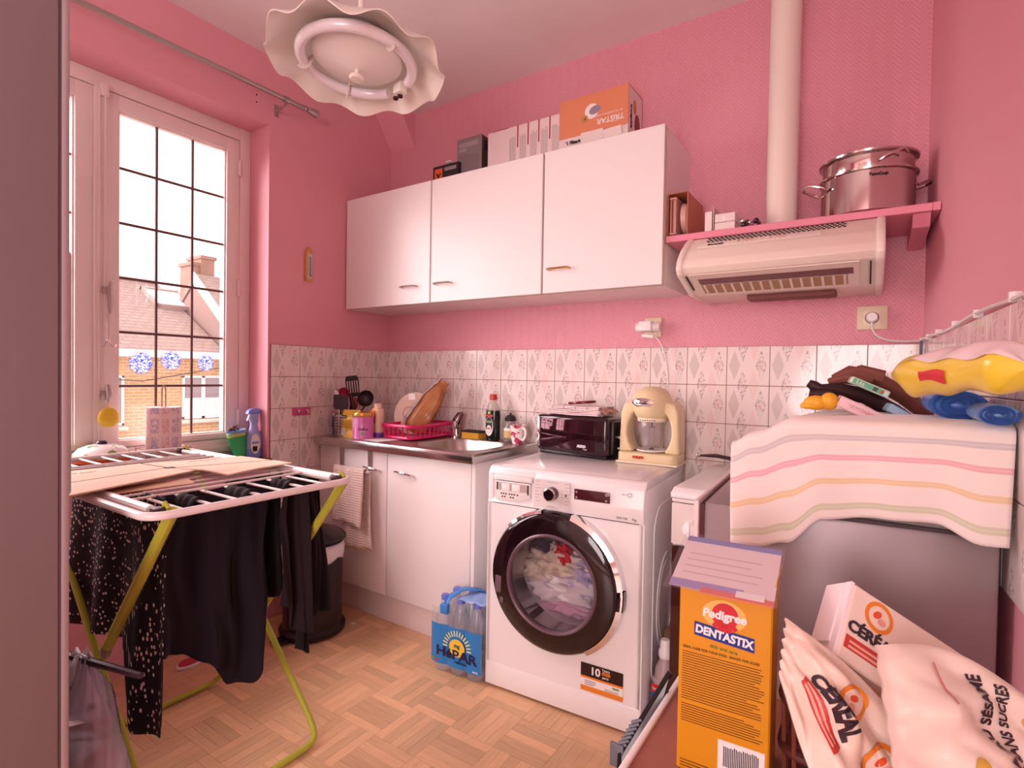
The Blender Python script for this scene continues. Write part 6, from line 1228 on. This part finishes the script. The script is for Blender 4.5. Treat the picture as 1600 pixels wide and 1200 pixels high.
text('IDEAL CARE FOR YOUR DOG - SNACK FOR DOGS', .0042, mat('brown_ink', '#6e4208', .5), t, M, -.004, .169, ext=.0006)
lines(t, M, -.052, .050, .098, .165, 20, MATS['brown_ink'] if 'brown_ink' in MATS else INK, .32, 11); lines(t, M, -.052, .050, .068, .094, 8, MATS['brown_ink'], .32, 12); lines(t, M, -.052, .02, .006, .018, 3, MATS['brown_ink'], .32, 13)
plate('barcode_field', PAPER, t, M, -.004, .052, .018, .058, .0006, 0); lines(t, frame((0, -pd-.0007, 0), (1, 0, 0), (0, 0, 1)), .003, .046, .025, .053, 20, INK, .55, 5, 'bars', True)
t2 = thing('plastic_wallet', 'clear plastic wallet with a leaflet lying on the dog chew box', 'wallet', (2.182, -1.452, ZTB+ph+.0175), PB_ANG); t2.rotation_euler = (math.radians(17), 0, PB_ANG)
Mt = Matrix.Rotation(math.radians(0), 4, 'X') @ Matrix.Translation((-.004, -.004, .002))
plate('leaflet', mat('leaflet_white', '#efe0e0', .5), t2, Mt, -.06, .066, -.062, .058, .0008); plate('header_blue', mat('leaflet_blue', '#8a90c0', .5), t2, Mt, -.06, .066, .046, .058, .0014); plate('strip', mat('leaflet_lilac', '#a898c8', .5), t2, Mt, -.06, .03, -.062, -.046, .0014); plate('strip', mat('leaflet_coral', '#e07a70', .5), t2, Mt, -.02, .066, -.066, -.056, .0016); plate('panel', PAPER, t2, Mt, .022, .055, -.062, -.05, .002)
lines(t2, Mt @ Matrix.Translation((0, 0, .001)), -.05, .05, -.03, .03, 4, mat('faint_ink', '#d8c4c6', .6), .15, 6); plate('film', glassmat('wallet_film', '#f0e8ee', .03, .25, .1, .02), t2, Mt, -.066, .07, -.070, .062, .0006, 0, .003)
# carton and cracker bags
def cracker_print(t, M, s=1., red=True):
    disc('emblem', ORANGE, t, M, .02*s, .0, .021*s, ring=.72, z=.0002); disc('emblem_core', mat('emblem_pale', '#f3d8c8', .4), t, M, .02*s, 0, .0155*s, z=.0002); disc('emblem_leaf', mat('emblem_orange_red', '#e0562c', .4), t, M, .017*s, .002*s, .006*s, .004*s, h=.001, rot=.8); disc('emblem_seed', mat('emblem_rose', '#e8a090', .4), t, M, .024*s, -.005*s, .005*s, .004*s, h=.001)
    text('CÉRÉAL', .023*s, mat('brown_black_ink', '#33202a', .5), t, M, .01*s, -.034*s, ext=.0008, bold=.0007)
    if red: plate('red_band', mat('band_red', '#c43a34', .45), t, M, -.035*s, .055*s, -.061*s, -.046*s, .0006); lines(t, M @ Matrix.Translation((0, 0, .0006)), -.03*s, .05*s, -.059*s, -.048*s, 2, mat('band_pale', '#e8a898', .5), .5, 3)
WC = mat('cracker_card', '#efd8cc', .45)
t = thing('cracker_carton', 'white cracker carton leaning diagonally against the grey fridge', 'box', (2.40, -1.44, .852)); Rr = Vector((.169, .084, -.120)).normalized(); Uu = Vector((.035, .059, .033)); Uu = (Uu-Rr*Uu.dot(Rr)).normalized()
t.location = (2.329, -1.45, .914); Mx = frame((0, 0, 0), Rr, Uu) @ Matrix.Translation((.115, -.047, 0)); b = B(); b.box(-.115, .125, -.047, .047, -.045, 0, .002, 1); bmesh.ops.transform(b.bm, matrix=Mx, verts=b.bm.verts); part('box', b, WC, t, smooth=0)
b = B(); b.box(-.121, -.115, -.03, .047, -.044, -.012, .001); b.box(-.119, -.114, -.049, .049, -.014, -.002, .001); b.box(-.125, -.115, -.045, -.036, -.04, -.02, .002); bmesh.ops.transform(b.bm, matrix=Mx, verts=b.bm.verts); part('end_flaps', b, mat('flap_white', '#f2e2e4', .4), t, smooth=0)
disc('emblem', ORANGE, t, Mx, -.078, .025, .0185, ring=.72); disc('emblem_core', mat('emblem_pale', '#f3d8c8', .4), t, Mx, -.078, .025, .0137); disc('emblem_leaf', mat('emblem_orange_red', '#e0562c', .4), t, Mx, -.081, .027, .006, .004, h=.001, rot=.8); disc('emblem_seed', mat('emblem_rose', '#e8a090', .4), t, Mx, -.074, .021, .005, .004, h=.001)
text('CÉRÉAL', .0185, mat('brown_black_ink', '#33202a', .5), t, Mx, -.080, -.004, ext=.0008, bold=.0006); plate('red_band', mat('band_red', '#c43a34', .45), t, Mx, -.111, -.045, -.031, -.0155, .0006); lines(t, Mx @ Matrix.Translation((0, 0, .0006)), -.106, -.05, -.029, -.0175, 2, mat('band_pale', '#e8a898', .5), .5, 3)
disc('picture_olive', mat('olive_dark', '#4a5230', .5), t, Mx, -.034, .002, .012, .006, rot=.3); disc('picture_fruit', mat('fruit_orange', '#d88040', .5), t, Mx, -.018, .02, .009, .007); disc('picture_leaf', mat('leaf_green', '#a8c080', .5), t, Mx, .0, .012, .006, .005); disc('picture_seed', INK, t, Mx, .008, .014, .004); disc('picture_cracker', mat('cracker_gold', '#e0aa50', .5), t, Mx, .085, .025, .03, .008)
disc('red_spot', mat('spot_red', '#b05048', .4), t, Mx, .112, .015, .012, .010, h=.006)  # red print stands in for an unidentified, fingertip-like shape
def pillow_bag(name, label, c00, c10, c01, c11, th, m, seed, side, topb, crimp, wa=1.):
    # a foil bag spanned by four corners (u along its length, v across), bulging to both sides
    C0 = [Vector(c) for c in (c00, c10, c01, c11)]; org = sum(C0, Vector())/4; t = thing(name, label, 'bag', org); C0 = [c-org for c in C0]
    r = (C0[1]-C0[0]+C0[3]-C0[2]).normalized(); u_ = (C0[2]-C0[0]+C0[3]-C0[1]); u_ = (u_-r*u_.dot(r)).normalized(); n = r.cross(u_); rr = random.Random(seed); ph = [rr.uniform(0, 6) for _ in range(6)]
    def prof(u, v, s):
        p = (C0[0]*(1-u)+C0[1]*u)*(1-v)+(C0[2]*(1-u)+C0[3]*u)*v; p = p+u_*(topb*math.sin(PI*u)*v-side*math.sin(PI*u)*(1-v))
        ed = max(0, math.sin(PI*v))**.5*max(0, min(1, (u-crimp)/.22))**.6
        wr = .007*math.sin(9*u+7*v+ph[0])+.005*math.sin(17*v-9*u+ph[1])+.005*abs(math.sin(8*u+13*v+ph[2]))+.003*abs(math.sin(11*v+ph[3]+5*u))-.004
        z = s*th*ed+(wr*wa*ed if s > 0 else -.002)
        if u < crimp+.04: p = p+r*.002*math.sin(34*v+ph[4]); z += .001*math.sin(30*v)
        return p+n*z
    b = B(); b.grid(60, 44, lambda u, v: prof(u, v, 1)); b.grid(20, 20, lambda u, v: prof(u, v, -.7)); p = part('foil', b, m, t, smooth=70)
    L = (C0[1]-C0[0]).length; W = (C0[2]-C0[0]+C0[3]-C0[1]).length/2
    def stick(objs, ou, ov):
        # wrap flat print, drawn in metres round (0, 0), on to the bag at (ou, ov)
        for o in objs:
            dense(o)
            for v in o.data.vertices: q_ = prof(min(.99, max(.01, ou+v.co.x/L)), min(.98, max(.02, ov+v.co.y/W)), 1); v.co = q_+n*(.0016+v.co.z*.6)
    return t, p, stick
def dense(o):
    bm = bmesh.new(); bm.from_mesh(o.data); bmesh.ops.triangulate(bm, faces=bm.faces); bmesh.ops.subdivide_edges(bm, edges=bm.edges, cuts=1 if len(bm.verts) > 150 else 5, use_grid_fill=True); bm.to_mesh(o.data); bm.free()
def new_prints(t, fn):
    old = set(t.children); fn(); return [o for o in t.children if o not in old]
FOIL = mat('cream_foil', '#ecd3c2', .4, coat=.1); FOIL2 = mat('cream_foil_pale', '#f0dacd', .38, coat=.1); RZ = lambda a: Matrix.Rotation(a, 4, 'Z')
t, p, stick = pillow_bag('cracker_bag', 'cream cracker bag with crimped end slumped between dog chew box and carton', (2.262, -1.567, .834), (2.345, -1.615, .69), (2.264, -1.541, .889), (2.43, -1.525, .70), .017, FOIL, 3, .012, .028, .06, 1.3)
stick(new_prints(t, lambda: cracker_print(t, RZ(-.2), .62, True)), .3, .72); stick(new_prints(t, lambda: cracker_print(t, RZ(1.0), .68, False)), .58, .42)
t, p, stick = pillow_bag('cracker_bag', 'pale cracker bag in front of the carton with slanted black lettering', (2.372, -1.632, .762), (2.505, -1.545, .735), (2.349, -1.568, .893), (2.512, -1.455, .805), .016, FOIL2, 8, 0, .03, .05, 1.15)
INKB = mat('brown_black_ink', '#33202a', .5)
def bag2():
    text('QUINOA AU SÉSAME', .0125, INKB, t, RZ(1.75), 0, 0, ext=.0006, bold=.0003, sx=.85); text('BISCUITS SANS SUCRES', .0105, INKB, t, Matrix.Translation((.015, .002, 0)) @ RZ(1.75), 0, 0, ext=.0006, bold=.0002, sx=.85); text('SANS SEL', .0075, INKB, t, Matrix.Translation((.028, -.004, 0)) @ RZ(1.75), 0, 0, ext=.0006)
    for (x, y, rx, ry, m_, ro) in ((.045, .025, .02, .005, MATS['cracker_gold'], -.3), (.052, -.005, .02, .005, mat('cracker_tan', '#e0aa70', .5), .1), (.055, -.035, .016, .009, MATS['leaf_green'], .3), (-.03, -.02, .005, .007, mat('gold_mark', '#c8a040', .4), 0)): disc('picture', m_, t, Matrix(), x, y, rx, ry, rot=ro)
    plate('red_mark', mat('pale_red', '#d88078', .5), t, Matrix(), -.045, -.043, .02, .05, .0005)
stick(new_prints(t, bag2), .55, .5)
# slatted basket behind the bags
t = thing('wicker_basket', 'dark brown slatted basket behind the cracker bags', 'basket', (2.372, -1.395, ZTB)); WK = mat('wicker_brown', '#5a2a24', .6)
b = B(); b.box(-.115, .105, -.07, .07, 0, .012, .004); part('bottom', b, WK, t)
for z in (.055, .118): b = B(); b.tube([(x, y, z) for x, y in rrect(-.12, .11, -.075, .075, .03, 4)], .006, 8, closed=True); part('hoop', b, WK, t)
per = []
for i in range(9): per += [(-.105+i*.0245, -.074), (-.105+i*.0245, .074)]
for i in range(6): per += [(-.119, -.055+i*.022), (.109, -.055+i*.022)]
for (x, y) in per: b = B(); b.tube([(x*.97, y*.97, .01), (x, y, .12)], .0055, 6, flat=.5); part('slat', b, mat('slat_brown', '#8a4a3c', .55), t)
# dark tray leaning by the table edge
t = thing('black_tray', 'black plastic tray with ribbed grey edge leaning against the side table', 'tray', (2.03, -1.39, .35)); A, C_, D_ = Vector((2.070, -1.30, .70)), Vector((1.985, -1.41, .50)), Vector((2.06, -1.52, .44))
b = B(); q0, q1, q2, q3 = Vector((2.068, -1.325, .665)), Vector((2.006, -1.385, .535)), Vector((2.02, -1.43, .40)), Vector((2.068, -1.40, .40)); nrm = (q1-q0).cross(q3-q0).normalized()*.004
V = [q0, q1, q2, q3, q0+nrm, q1+nrm, q2+nrm, q3+nrm]; b._add(V, [(0, 1, 2, 3), (4, 5, 6, 7), (0, 1, 5, 4), (1, 2, 6, 5), (2, 3, 7, 6), (3, 0, 4, 7)]); part('sheet', b, mat('tray_black', '#3a2a30', .15), t, True, smooth=0)
b = B(); b.tube([q0, q1, q2], .005, 8); part('edge', b, BLACK, t, True)
for i in range(7): p0 = q0.lerp(q1, .62+.05*i); b = B(); b.tube([p0+Vector((-.012, -.004, -.002)), p0+Vector((.004, 0, .006))], .0032, 6); part('rib', b, mat('rib_grey', '#6f7680', .4, .2), t, True)
b = B(); b.box(-.012, .012, -.003, .003, -.02, .02, .002, M=Matrix.Translation(q1+Vector((-.006, .0, -.004)))); part('grip', b, MATS['rib_grey'], t, True)
